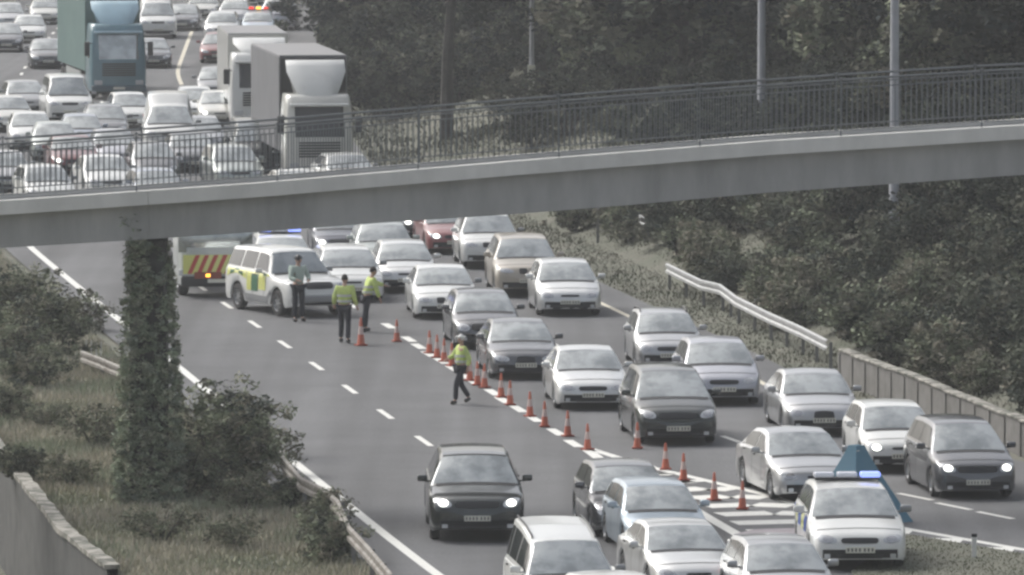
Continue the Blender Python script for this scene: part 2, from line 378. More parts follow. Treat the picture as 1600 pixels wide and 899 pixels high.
def plant(kind, pair, x, y, z, sc, rz, label, cat, group, parts):
    t = thing(kind, label, cat, (x, y, z), rz, group); t.scale = (sc, sc, sc * random.uniform(.9, 1.1))
    put(pair[0], parts[0], t); put(pair[1], parts[1], t); return t
random.seed(7)
# the wood on the bank beyond the footbridge; nothing tells most of these trees apart
GT_ = "trees in the dark wood beyond the footbridge"
def tree(x, y, v, sc=1.0, label="tall dark leafy tree in the dense wood beyond the footbridge", group=GT_):
    return plant("tree", TREES[v], x, y, TZ(x, y), sc, random.uniform(0, 6.28), label, "tree", group, ("trunk", "crown"))
for y in np.arange(205, 470, 6.2):
    e = Rf(y) + 1.4
    vis = (1640 - 800) / (F_PX / y)
    for k_, t_ in enumerate((9.5, 15.5, 22, 29, 37)):
        x = e + t_ + random.uniform(-1.6, 1.6)
        if y < 262: x = e + t_ + 6 + random.uniform(-1, 1)
        if x > vis + 3: continue
        if 270 < y < 335 and k_ == 0: continue
        if y >= 335 and k_ == 0: x -= 5
        v = random.choice((0, 1, 2, 3)) if not (270 < y < 335 and k_ == 1) else 4
        if y >= 335 and k_ < 2: v = random.choice((0, 2))
        if k_ >= 3 and random.random() < .35: continue
        tree(x, y + random.uniform(-2, 2), v, random.uniform(.85, 1.2))
for (px, y, v, sc, lb) in [(697, 300, 1, 1.15, "big tree with dark bare trunk standing on the grass slope behind the railings"),
                           (500, 402, 0, .9, "dark tree at the wood's left edge above the grey curtain-sided lorry"),
                           (560, 372, 2, 1.0, "bushy dark tree just right of the grey lorry's trailer"),
                           (1355, 262, 5, 1.1, "paler olive tree between the two tall lamp columns"),
                           (1430, 240, 5, .75, "small pale spiky tree just right of the right-hand lamp column"),
                           (965, 290, 5, 1.0, "pale olive tree in front of the dark wood at picture centre")]:
    tree((px - 800) / (F_PX / y), y, v, sc, lb, None)
for x, y in [(-37, 470), (-44, 455), (-50, 480), (-56, 460)]: tree(x, y, 0, .8, "far dark tree beyond the top of the left carriageway", "trees beyond the left carriageway")
# shrubs on the right bank
GB = "shrubs covering the right-hand bank"
for y in np.arange(172, 300, 2.7):
    e = Rf(y) + 1.35; vis = 820 / (F_PX / y)
    for t_ in np.arange(2.9 if y < 262 else 5.5, 22, 2.0):
        x = e + t_ + random.uniform(-.8, .8); yy_ = y + random.uniform(-1.2, 1.2)
        if y < 196: x += .4
        if x > vis + 1.5 or random.random() < .12 or (y > 262 and random.random() < .7): continue
        if t_ < 5: v = random.choice((3, 4, 1, 3))
        else: v = random.choice((0, 1, 2, 2, 0, 3))
        lb = "leafy olive green shrub on the right-hand bank above the guard rail" if v != 2 else "large dark green shrub on the right-hand bank above the guard rail"
        plant("shrub", SHR[v], x, yy_, TZ(x, yy_), random.uniform(.75, 1.2), random.uniform(0, 6.28), lb, "shrub", GB + (" (large dark)" if v == 2 else ""), ("stem", "foliage"))
GU = "dark undergrowth shrubs at the wood's edge"
for y in np.arange(318, 430, 4.0):
    for t_ in (2.2, 5.2, 8.5):
        x = Rf(y) + 1.4 + t_ + random.uniform(-.8, .8)
        if y < 350 and (635 < 800 + x * F_PX / y < 690 or 740 < 800 + x * F_PX / y < 800): continue
        plant("shrub", SHR[random.choice((0, 2))], x, y, TZ(x, y), random.uniform(1.2, 1.7), random.uniform(0, 6.28), "dark undergrowth shrub at the wood's edge right of the lorries", "shrub", GU, ("stem", "foliage"))
# shrubs on the left verge: placed where they grow
def shrub_at(px, py, v, sc, label, group=None):
    p = GT(px, py); plant("shrub", SHR[v], p.x, p.y, TZ(p.x, p.y), sc, random.uniform(0, 6.28), label, "shrub", group, ("stem", "foliage"))
shrub_at(335, 770, 5, .9, "broad dark shrub right of the ivy-covered pier")
shrub_at(285, 785, 5, .6, "dark shrub tucked against the foot of the ivy-covered pier")
shrub_at(400, 745, 6, .9, "twiggy shrub leaning over the white edge line right of the pier")
shrub_at(80, 560, 5, .85, "rounded grey-green shrub on the verge left of the pier")
shrub_at(125, 520, 6, .7, "low dark shrub below the bridge's left end beside the edge line")
shrub_at(20, 590, 5, .7, "dark shrub at the picture's left edge below the bridge")
shrub_at(70, 668, 6, .5, "small dark tussocky bush above the old concrete wall")
shrub_at(15, 480, 6, .9, "pale yellow-green bush at left edge right under the bridge")
shrub_at(505, 830, 4, .7, "scrubby bush growing against the bent guard rail")
shrub_at(455, 800, 3, .55, "low scrub beside the start of the bent guard rail")
shrub_at(30, 850, 3, .6, "weedy bush below the wall at the bottom left corner")
for (a, b, v, s_, lb) in [(30, 520, 5, .8, "grey-green scrub bush near the left edge under the bridge, upper one"), (60, 610, 5, .6, "grey-green scrub bush halfway down the verge by the left edge"),
    (150, 700, 6, .8, "olive scrub just left of the ivy-covered pier's foot"), (110, 760, 6, .6, "low olive scrub behind the crumbling wall coping"), (250, 850, 6, .6, "low olive scrub below the pier at the bottom"), (390, 800, 6, .7, "olive scrub in front of the broad shrub right of the pier"),
    (370, 860, 6, .55, "low scrub near the bottom edge between pier and bent rail"), (520, 880, 5, .55, "grey-green scrub at the bottom edge beside the bent guard rail"), (375, 715, 5, .85, "dense shrub top hiding the white edge line right of the pier"), (10, 660, 5, .5, "scrub bush at the left edge just above the wall")]:
    shrub_at(a, b, v, s_, lb)
# grass: one mass
def grass(name, n, area, hgt, wid, cols, seed):
    rng = np.random.default_rng(seed); P = []
    while len(P) < n:
        x, y = area(rng)
        if x is None: continue
        P.append((x, y, TZ(x, y) if area.__name__ != 'isl' else .03))
    C = np.array(P); a = rng.uniform(0, math.pi, n); wv = wid * rng.uniform(.6, 1.5, n)
    U = np.stack([np.cos(a) * wv, np.sin(a) * wv, np.zeros(n)], 1)
    patch = (np.sin(C[:, 0] * .9 + C[:, 1] * .35) + np.sin(C[:, 1] * .8 - C[:, 0] * .5) + rng.normal(size=n) * .7)
    hh = hgt * rng.uniform(.3, 1.3, n) * (1 + .25 * patch)
    hh = np.clip(hh, .04, None)
    V = np.stack([rng.normal(size=n) * .3 * hh, rng.normal(size=n) * .3 * hh, hh], 1)
    cols = np.array(cols); ci = np.clip(((patch + 2.2) / 4.4 * len(cols)).astype(int), 0, len(cols) - 1)
    T = cols[ci] * rng.uniform(.75, 1.3, (n, 1))
    o = bpy.data.objects.new(name, quads(name, C, U, V, np.clip(T, 0, 1), grass_m, tri=True)); col_link(o); return o
GC = [(.27, .29, .20), (.34, .335, .24), (.40, .38, .29), (.47, .43, .35), (.41, .39, .31), (.29, .32, .23)]
def verge_l(rng):
    y = rng.uniform(146, 262); a = wallx(y) + .25 if y < 200 else Lf(y) - 11; b = Lf(y) - 1.15
    x = rng.uniform(a, b); s = F_PX / y
    return (x, y) if abs(x * s) < 860 else (None, None)
def verge_r(rng):
    y = rng.uniform(176, 300); e = Rf(y) + 1.4; x = e + rng.uniform(0, 9) ** 1.0; s = F_PX / y
    return (x, y) if abs(x * s) < 840 else (None, None)
def bank_far(rng):
    y = rng.uniform(262, 400); e = Rf(y) + 1.4; x = e + rng.uniform(0, 16); return (x, y)
tag(grass("grass", 90000, verge_l, .15, .018, GC, 3), "rough olive and straw-coloured grass covering the left verge round the pier", "grass", kind="stuff")
tag(grass("grass", 60000, verge_r, .075, .018, [(.072, .078, .054), (.085, .09, .062), (.1, .098, .072), (.078, .084, .057)], 4), "mown grass on the right verge below the guard rail and shrubs", "grass", kind="stuff")
tag(grass("grass", 22000, bank_far, .2, .04, [(.085, .09, .066), (.11, .11, .08), (.078, .082, .06)], 5), "pale grass slope seen through the footbridge railings", "grass", kind="stuff")
from mathutils.geometry import intersect_point_tri_2d
gpoly = [Vector((p[0], p[1])) for p in gi]
def inpoly(x, y):
    c = False; n = len(gpoly)
    for i in range(n):
        a, b = gpoly[i], gpoly[(i + 1) % n]
        if (a.y > y) != (b.y > y) and x < (b.x - a.x) * (y - a.y) / (b.y - a.y) + a.x: c = not c
    return c
def isl(rng):
    x = rng.uniform(5, 16); y = rng.uniform(140, 160); return (x, y) if inpoly(x, y) else (None, None)
tag(grass("grass", 14000, isl, .035, .013, [(.105, .11, .07), (.12, .125, .08), (.13, .13, .09)], 6), "short green grass on the traffic island beside the white marker post", "grass", kind="stuff")

# ------------------------------------------------------------------ walls, guard rails, posts
def wall_run(pts, h0, h1, thick, top, topm, facem, name, label, seg=1.8):
    root = thing(name, label, "wall"); mb = MB(); cp = MB(); L = []
    for a, b in zip(pts, pts[1:]):
        a = Vector(a); b = Vector(b); n = max(1, round((b - a).length / seg)); L += [a.lerp(b, i / n) for i in range(n)]
    L.append(Vector(pts[-1]))
    for i, (a, b) in enumerate(zip(L, L[1:])):
        d = b - a; ln = d.length; rz = math.atan2(d.y, d.x); c = (a + b) / 2
        j = random.uniform(-.02, .02)
        mb.box((c.x, c.y, (h0 + h1) / 2 + c.z), (ln - .04, thick, h1 - h0), rz)
        cp.box((c.x, c.y, h1 + top / 2 + .003 + c.z + j), (ln - .02, thick + .1, top), rz + random.uniform(-.01, .01), bev=.02)
        mb.box((a.x, a.y, (h0 + h1) / 2 + a.z - .02), (.16, thick + .06, h1 - h0 - .03), rz)
    mb.build("wall_panel", facem, root); cp.build("coping", topm, root, 40); return root
d_ = (W0 - W1).normalized()
root = thing("retaining_wall", "old dark concrete retaining wall with pale crumbling coping at the bottom left corner", "wall"); m1 = MB(); m2 = MB(); fr_ = []; 
for a, b in zip(WP, WP[1:]): fr_ += [a.lerp(b, k_ / 8) for k_ in range(8)]
fr_.append(WP[-1]); R1 = []; R2 = []
for i, p in enumerate(fr_):
    d = (fr_[min(i + 1, len(fr_) - 1)] - fr_[max(i - 1, 0)]).normalized(); n = Vector((-d.y, d.x, 0)); j = random.uniform(-.025, .025); w_ = .15 + random.uniform(-.03, .02)
    R1.append([p + n * .1 + Vector((0, 0, -2.75)), p + n * .1, p - n * .12, p - n * .12 + Vector((0, 0, -.4))])
    R2.append([p + n * w_ + Vector((0, 0, .004)), p + n * w_ + Vector((0, 0, .10 + j)), p - n * w_ + Vector((0, 0, .10 + j)), p - n * w_ + Vector((0, 0, .004))])
m1.grid(R1).build("wall_face", concrete_o, root, 40); m2.grid(R2); m2.add(R2[0], [(0, 1, 2, 3)]); m2.build("coping", coping_m, root, 40)
wall_run([G(1318, 598), G(1440, 645), G(1600, 712), (14.6, 165, 0), (20, 152, 0)], -.3, .78, .2, .06, coping_m, mat("grey_panel", (.20, .195, .185), .9, noise=(2, (.125, .12, .11), .35, .7)), "roadside_wall",
         "low grey panelled wall along the right-hand road edge behind the queue", 1.5)
def guard_rail(pts, label, bm_=None):
    root = thing("guard_rail", label, "guard rail"); pts = [Vector(p) for p in pts]; mb = MB()
    prof = [(-.0, -.155), (.045, -.13), (.045, -.06), (0, -.03), (0, .03), (.045, .06), (.045, .13), (0, .155)]
    rows = []
    for off, zz in prof:
        r = []
        for i, p in enumerate(pts):
            d = (pts[min(i + 1, len(pts) - 1)] - pts[max(i - 1, 0)]).normalized(); n = Vector((d.y, -d.x, 0)).normalized()
            if n.x > 0: n = -n
            r.append(p + n * off + Vector((0, 0, zz)))
        rows.append(r)
    rows += [[p + Vector((.02, 0, 0)) for p in r] for r in rows[::-1]]; rows.append(rows[0])
    mb.grid(rows).build("rail_beam", bm_ or galv, root, 50)
    acc = 0; last = None
    for i, (a, b) in enumerate(zip(pts, pts[1:])):
        n = max(1, round((b - a).length / 2.6))
        for k_ in range(n + (i == len(pts) - 2)):
            p = a.lerp(b, k_ / n); q = MB(); zb = TZ(p.x + .1, p.y) - .2
            q.box((p.x + .085, p.y, (p.z + .1 + zb) / 2), (.09, .06, p.z + .1 - zb)); q.build("post", galv_d, root)
    return root
def onT(px, py, h): # point h above ground which projects at px,py
    z = 0
    for _ in range(8):
        p = G(px, py, z + h); z = TZ(p.x, p.y)
    return p
guard_rail([onT(a, b, .62) for a, b in ((1042, 420), (1068, 433), (1095, 446), (1125, 453), (1150, 472), (1200, 497), (1250, 519), (1293, 541))], "long pale steel guard rail along the right verge in front of shrubs")
guard_rail([onT(a, b, .6) for a, b in ((930, 311), (962, 326), (1008, 348))], "short pale guard rail just beneath the bridge above the right verge")
guard_rail([onT(a, b, .32) for a, b in ((128, 558), (155, 568), (185, 581), (230, 602))], "half-buried guard rail on the left verge behind the pier", rust_m)
guard_rail([onT(a, b, .66) for a, b in ((440, 722), (470, 757), (500, 772), (528, 793), (546, 835), (575, 866), (612, 910))], "bent rusty guard rail beside the left edge line at bottom", rust_m)
# twigs / marker stakes by the buried rail
for i, px in enumerate((134, 142, 150, 157)):
    p = onT(px, 556 + i, 0); mb = MB(); mb.tube([(p.x, p.y, p.z - .1), (p.x + .02, p.y, p.z + .42)], [.018, .014], 6)
    o = mb.build("stake", cone_w); tag(o, "thin pale stake in the row of four above the half-buried guard rail", "stake", "pale stakes above the half-buried guard rail")
def lamp_column(px, y, r0, h, label, base=None):
    x = (px - 800) / (F_PX / y); z = TZ(x, y); root = thing("lamp_column", label, "lamp column", (x, y, z))
    mb = MB(); mb.tube([(0, 0, -.5), (0, 0, 1.6), (0, 0, 1.65), (0, 0, h)], [r0 * 1.1, r0 * 1.08, r0 * .95, r0 * .55], 12); mb.build("column", post_m, root, 40)
    a = MB(); a.tube([(0, 0, h - .1), (-.1, -.3, h + .5), (-.4, -1.4, h + .8)], [.07, .06, .05], 8).build("arm", post_m, root, 40)
    hd = MB(); hd.box((-.5, -1.8, h + .8), (.35, .9, .18), bev=.05).build("lamp_head", galv, root)
    if base: MB().box((-.02, -r0 * 1.1, .75), (.3, .12, 1.2), bev=.02).build("access_door", mat("pale_door", (.6, .6, .52)), root)
lamp_column(1398, 214, .155, 15, "right-hand tall grey lamp column rising above the footbridge")
lamp_column(1190, 250, .15, 15, "middle tall grey lamp column rising behind the footbridge railings")
p_ = GT(831, 156)
lamp_column(831, p_.y, .10, 12, "slim distant lamp column with pale box at its foot", True)
# marker post on the island
p_ = G(1522, 874); root = thing("marker_post", "short white marker post with dark cap on the grass island", "marker post", p_)
MB().box((0, 0, .22), (.10, .06, .44), bev=.01).build("post", cone_w, root); MB().box((0, 0, .475), (.11, .07, .07), bev=.01).build("cap", black_p, root)
# small marker on the right verge
p_ = GT(1182, 480); root = thing("marker_post", "tiny pale marker post on the verge above the long guard rail", "marker post", p_)
MB().box((0, 0, .3), (.14, .08, .6), bev=.01).build("post", cone_w, root); MB().box((0, 0, .64), (.16, .1, .09), bev=.01).build("cap", black_p, root)

# ------------------------------------------------------------------ footbridge
YB = 163.2; SB = 73.4
def zb_(px, ypx): return (155 + (SB - 35) / .06 - ypx) / SB
def dx(px): return (px - 800) / SB
def ip(x, tab): return float(np.interp(x, [dx(a) for a, b in tab], [zb_(a, b) for a, b in tab]))
TOP = [(-900, 350), (0, 316), (400, 288), (800, 254), (1200, 222), (1600, 197), (2500, 160)]
BOT = [(-900, 422), (0, 391), (200, 379), (400, 366), (600, 351), (800, 338), (1000, 322), (1200, 304), (1600, 276), (2500, 236)]
br = thing("footbridge", "concrete footbridge with steel railings sloping across the motorway", "footbridge", (0, YB, 0))
xs = np.arange(-20, 22.01, .5)
def ribbon(mb, x0, f_lo, f_hi, y0, y1):
    n = len(x0); V = []
    for x in x0: V += [(x, y0, f_lo(x)), (x, y1, f_lo(x)), (x, y1, f_hi(x)), (x, y0, f_hi(x))]
    F = [(i * 4 + j, i * 4 + (j + 1) % 4, (i + 1) * 4 + (j + 1) % 4, (i + 1) * 4 + j) for i in range(n - 1) for j in range(4)] + [(0, 1, 2, 3), ((n - 1) * 4 + 3, (n - 1) * 4 + 2, (n - 1) * 4 + 1, (n - 1) * 4)]
    return mb.add(V, F)
tp = lambda x: ip(x, TOP); bt = lambda x: ip(x, BOT)
for a, b in ((-20, -7.75), (-7.742, 22)):
    sub = [a] + [x for x in xs if a < x < b] + [b]
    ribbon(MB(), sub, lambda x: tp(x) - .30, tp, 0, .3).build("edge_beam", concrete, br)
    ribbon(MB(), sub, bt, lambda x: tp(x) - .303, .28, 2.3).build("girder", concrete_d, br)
ribbon(MB(), xs, lambda x: tp(x) - .30, tp, 2.3, 2.6).build("edge_beam", concrete, br)
ribbon(MB(), xs, lambda x: tp(x) - .295, lambda x: tp(x) - .1, .305, 2.295).build("walkway", asphalt, br)
for side, yr in (("near", .12), ("far", 2.48)):
    for i, x0 in enumerate(np.arange(-20, 21.9, 3.0)):
        x1 = x0 + 3.0; mb = MB()
        def bar(xa, xb, z, r): mb.tube([(xa, yr, tp(xa) + z), (xb, yr, tp(xb) + z)], r, 6)
        bar(x0 + .035, x1 - .035, 1.2, .026); bar(x0 + .035, x1 - .035, 1.02, .014); bar(x0 + .035, x1 - .035, .12, .014)
        for x in np.arange(x0 + .12, x1 - .05, .115):
            mb.box((x, yr, tp(x) + .58), (.019, .019, .9))
        mb.build("railing_panel", rail_m, br)
        p = MB(); p.box((x0, yr, tp(x0) + .61), (.03, .03, 1.22)); p.box((x0, yr, tp(x0) + 1.235), (.06, .06, .03)); p.build("railing_post", rail_m, br)
# the pier under the left part of the deck, and the supports outside the picture
xp = dx(228); mb = MB(); mb.box((xp, 1.3, bt(xp) / 2 - .2), (.78, 1.2, bt(xp) + .38), bev=.06)
mb.build("pier", concrete_o, br)
for x in (-19, 21): MB().box((x, 1.3, bt(x) / 2 - 1.25), (.8, 1.2, bt(x) + 2.48), bev=.06).build("pier", concrete_o, br)
# ivy up the pier
rng = np.random.default_rng(5); cs = []; rs = []
for i in range(1100):
    z = rng.random() ** 1.25 * 6.3; wdt = np.interp(z, [0, 1.2, 3, 4.6, 5.4, 6.3], [.74, .72, .60, .50, .44, .30]); sd_ = rng.random()
    bare = z > 3.1 and rng.random() < .55
    u = rng.uniform(-1, 1)
    if bare and u > .1: continue
    if sd_ < .6: x, y = u * wdt * .86, -.62 - rng.random() * .18
    else: x, y = wdt * (1 if rng.random() < .5 else -1) * rng.uniform(.82, 1.0), rng.uniform(-.6, .7)
    if z > 5.6: x = -.15 - (z - 5.6) * .45 + rng.normal() * .10; y = -.92
    cs.append((x, y, z)); rs.append(rng.uniform(.07, .17))
C, U, V, T = leafcloud(rng, cs, rs, 34, .042, [np.array(c) for c in ((.24, .28, .20), (.27, .31, .22), (.33, .34, .26), (.22, .25, .2))])
iv = thing("ivy", "dark ivy growing up the bridge pier, thickest at its foot", "ivy", (xp, YB + 1.3, -.06))
put(quads("foliage", C, U, V, T, leaf_m), "foliage", iv)
mb = MB()
for i in range(7):
    x = random.uniform(-.4, .4); mb.tube([(x, -.64, 0), (x + random.uniform(-.15, .15), -.66, 2), (x * .6 + random.uniform(-.15, .2), -.65, 4), (x * .4, -.66, 5.2)], [.03, .022, .016, .01], 5)
mb.build("stem", bark, iv)
# ------------------------------------------------------------------ cars
# kind: L, W, H, nose z, bonnet z at screen, screen base/top (m from nose), roof end, rear window base (from nose), deck z, tail z, belt z, wheel radius, front/rear overhang, ground clearance
KIND = dict(
    hatch=(4.0, 1.72, 1.46, .66, .93, .95, 1.75, 3.45, 3.86, 1.0, .86, .93, .31, .80, .68, .20),
    supermini=(3.8, 1.66, 1.50, .68, .96, .80, 1.60, 3.35, 3.68, 1.0, .86, .96, .29, .74, .62, .20),
    saloon=(4.6, 1.78, 1.43, .64, .92, 1.25, 2.05, 3.30, 3.95, .98, .86, .91, .32, .88, .98, .19),
    estate=(4.7, 1.78, 1.48, .66, .93, 1.25, 2.0, 4.25, 4.6, 1.0, .90, .93, .32, .88, .95, .19),
    suv=(4.7, 1.90, 1.73, .88, 1.12, 1.15, 1.85, 4.25, 4.62, 1.1, .98, 1.10, .37, .85, .95, .26),
    mpv=(4.5, 1.82, 1.66, .78, 1.04, .92, 1.85, 4.05, 4.42, 1.1, .95, 1.03, .33, .88, .80, .20),
    highmpv=(4.4, 1.84, 1.98, .80, 1.06, .90, 1.72, 4.1, 4.38, 1.2, 1.0, 1.04, .33, .85, .80, .20),
    fourbyfour=(4.8, 1.90, 1.88, .98, 1.18, 1.35, 1.85, 4.6, 4.74, 1.2, 1.05, 1.16, .39, .85, 1.1, .32),
    van=(5.3, 2.0, 2.42, .98, 1.25, .85, 1.75, 5.15, 5.28, 2.3, 2.2, 1.22, .34, .92, 1.1, .24),
    minibus=(4.9, 1.92, 1.97, .90, 1.15, .75, 1.55, 4.7, 4.88, 1.3, 1.2, 1.12, .34, .92, 1.0, .22))
class Shape:
    def __init__(s, kind):
        (s.L, s.W, s.H, s.nz, s.hz, s.sb, s.st, s.re, s.rb, s.dz, s.tz, s.belt, s.r, s.fo, s.ro, s.gc) = KIND[kind]; s.gc -= .03
        roofk = {'highmpv': 1.13, 'van': 1.22}.get(kind, 1.0)
        H0 = s.H / roofk if roofk > 1 else s.H
        px = [0, .05, .16, .45, s.sb, (s.sb + s.st) / 2, s.st, s.st + .35, (s.st + s.re) / 2 if kind != 'van' else s.st + 1.0, s.re, s.rb, max(s.rb + .02, s.L - .08), s.L]
        pz = [s.nz - .16, s.nz - .03, s.nz + .04, s.nz + (s.hz - s.nz) * .55, s.hz, (s.hz + H0) / 2 - .01, H0 - .06, H0 - .015, (H0 + s.H) / 2 if kind != 'van' else s.H - .04, s.H - .05, s.dz, s.dz - .03, s.tz - .2]
        g = np.linspace(0, s.L, 400); z = np.interp(g, px, pz); kk = np.exp(-np.linspace(-2, 2, 13) ** 2); kk /= kk.sum()
        zs = np.convolve(np.pad(z, 6, mode='edge'), kk, 'valid'); s.g = g; s.z = zs
    def ztop(s, x): return float(np.interp(x, s.g, s.z))
    def wid(s, x):
        a = .75; e = min(x, s.L - x); k = 1.0
        if e < a: k = .80 + .20 * math.sqrt(max(0, 1 - ((a - e) / a) ** 2.6))
        if e < .06: k *= .95 + .05 * math.sqrt(max(0, e / .06))
        return s.W / 2 * k
    def P(s, x, v):
        """surface point: x metres from the nose, v 0..10 from sill to roof centre (left side)"""
        w = s.wid(x); zt = s.ztop(x); zb = s.gc
        e = min(x, s.L - x)
        if e < .25: zb = s.gc + .06 * (1 - e / .25)
        for xw in (s.fo, s.L - s.ro):
            q = (s.r + .07) ** 2 - (x - xw) ** 2
            if q > 0: zb = max(zb, s.r + math.sqrt(q))
        zs = min(s.belt + .05 * (x / s.L), zt - .05); zb = min(zb, zs - .08)
        h = max(0, zt - zs - .05); wr = w * (.935 - .225 * min(1, h / .48) - (.0 if h < .6 else -.04 * min(1, (h - .6) / .4)))
        pts = [(w * .955, zb), (w * .995, zb + (zs - zb) * .16), (w, zb + (zs - zb) * .5), (w * .985, zs - .10 * min(1, (zs - zb) / .5)), (w * .955, zs), (w * .935, zs + .012),
               ((w * .935 + wr) / 2 + .012 * min(1, h), (zs + zt - .05) / 2), (wr, zt - .05), (wr * .93, zt - .012), (wr * .5, zt + .012), (0, zt + .02)]
        i = min(9, int(v)); f = v - i; a, b = pts[i], pts[i + 1]
        return Vector((s.L / 2 - x, a[0] + (b[0] - a[0]) * f, a[1] + (b[1] - a[1]) * f))
def mir(p): return Vector((p.x, -p.y, p.z))
MCACHE = {}
def body_mesh(kind):
    if ('body', kind) in MCACHE: return MCACHE['body', kind]
    s = Shape(kind); st = sorted(set([0, .02, .05, .09, .15] + [round(float(a), 3) for a in np.arange(.2, s.L - .15, .085)] + [s.L - .12, s.L - .05, s.L - .015, s.L]))
    rows = []
    for x in st:
        half = [s.P(x, v) for v in range(11)]; rows.append(half + [mir(p) for p in half[-2::-1]])
    mb = MB(); mb.grid(rows)
    for r in (rows[0], rows[-1]):                # nose and tail close with a slightly domed face
        b = len(mb.v); c = Vector((r[0].x + (.03 if r is rows[0] else -.03), 0, (r[0].z + r[10].z) / 2 - .04)); mb.v.append(tuple(c)); off = b - 0
        base = 0 if r is rows[0] else (len(rows) - 1) * 21
        for j in range(20): mb.f.append((base + j, base + j + 1, b)); mb.m.append(0)
        mb.f.append((base + 20, base, b)); mb.m.append(0)
    me = mb.mesh("body", P_["silver"], 32); bvh = BVHTree.FromPolygons([Vector(v) for v in mb.v], mb.f); MCACHE['body', kind] = (s, me, bvh); return MCACHE['body', kind]
def patch_surf(s, x0, x1, v0, v1, nx, nv, off=.009, both=False, v0b=None):
    """a skin over part of the body; x may slant"""
    rows = []
    for i in range(nx + 1):
        r = []
        for j in range(nv + 1):
            v = v0 + (v1 - v0) * j / nv; a = x0[0] + (x0[1] - x0[0]) * j / nv if isinstance(x0, tuple) else x0; b = x1[0] + (x1[1] - x1[0]) * j / nv if isinstance(x1, tuple) else x1
            x = a + (b - a) * i / nx; p = s.P(x, v)
            e = .03; dx_ = s.P(x + e, v) - s.P(x - e, v); dv = s.P(x, min(10, v + .2)) - s.P(x, v - .2); n = dx_.cross(dv)
            if n.length < 1e-9: n = Vector((0, 0, 1))
            n.normalize()
            if n.y < 0 and v < 9: n = -n
            if v >= 7.5 and n.z < 0: n = -n
            r.append(p + n * off)
        if both: r = r + [mir(p) for p in (r[-2::-1] if v1 == 10 else r[::-1])]
        rows.append(r)
    return rows
def front_patch(bvh, quad, s, nx=6, nz=4, off=.008, rear=False, rnd=0):
    """a patch laid on the nose: quad = 4 (y,z) corners bl, br, tr, tl"""
    rows = []; bl, br_, tr, tl = [Vector(q) for q in quad]
    for j in range(nz + 1):
        a = bl.lerp(tl, j / nz); b = br_.lerp(tr, j / nz); r = []
        for i in range(nx + 1):
            if rnd:
                uu, vv = 2 * i / nx - 1, 2 * j / nz - 1; u2 = uu * math.sqrt(1 - rnd * vv * vv); v2 = vv * math.sqrt(1 - rnd * uu * uu)
                q = bl.lerp(tl, (v2 + 1) / 2).lerp(br_.lerp(tr, (v2 + 1) / 2), (u2 + 1) / 2)
            else: q = a.lerp(b, i / nx)
            d = Vector((-1, 0, 0)) if not rear else Vector((1, 0, 0))
            h = bvh.ray_cast(Vector((5 if not rear else -5, q.x, q.y)), d, 10)
            x = h[0].x if h[0] else (s.L / 2 - .2 if not rear else -s.L / 2 + .2)
            r.append(Vector((x + (off if not rear else -off), q.x, q.y)))
        rows.append(r)
    return rows
def wheel_mesh(r, wd=.2):
    if ('w', r) in MCACHE: return MCACHE['w', r]
    t = MB(); t.lathe([(r * .62, -wd / 2), (r * .9, -wd / 2), (r, -wd * .32), (r, wd * .32), (r * .9, wd / 2), (r * .62, wd / 2), (r * .58, 0), (r * .62, -wd / 2)], 'Y', 22)
    ri = MB(); ri.lathe([(r * .63, -wd * .47), (r * .6, -wd * .47), (r * .56, -wd * .3), (r * .56, wd * .3), (r * .6, wd * .47), (r * .63, wd * .47)], 'Y', 22)
    ri.cm = 1; ri.lathe([(.001, wd * .12), (r * .58, wd * .12)], 'Y', 18); ri.lathe([(.001, -wd * .12), (r * .58, -wd * .12)], 'Y', 18); ri.cm = 0
    for sd_ in (-1, 1):
        for k_ in range(7):
            a = k_ * 2 * math.pi / 7; c, s_ = math.cos(a), math.sin(a); y = sd_ * wd * .38
            q = [(c * r * .1 - s_ * r * .07, y, s_ * r * .1 + c * r * .07), (c * r * .1 + s_ * r * .07, y, s_ * r * .1 - c * r * .07), (c * r * .6 + s_ * r * .05, y * .9, s_ * r * .6 - c * r * .05), (c * r * .6 - s_ * r * .05, y * .9, s_ * r * .6 + c * r * .05)]
            ri.add(q + [(a_, b_ - sd_ * .02, c_) for a_, b_, c_ in q], [(0, 1, 2, 3), (4, 5, 6, 7)[::-1], (0, 1, 5, 4), (1, 2, 6, 5), (2, 3, 7, 6), (3, 0, 4, 7)])
        ri.lathe([(.001, sd_ * wd * .42), (r * .13, sd_ * wd * .42), (r * .15, sd_ * wd * .2)], 'Y', 12)
    MCACHE['w', r] = (t.mesh("tyre", rubber, 40), ri.mesh("rim", [alloy, dark_p], 40)); return MCACHE['w', r]
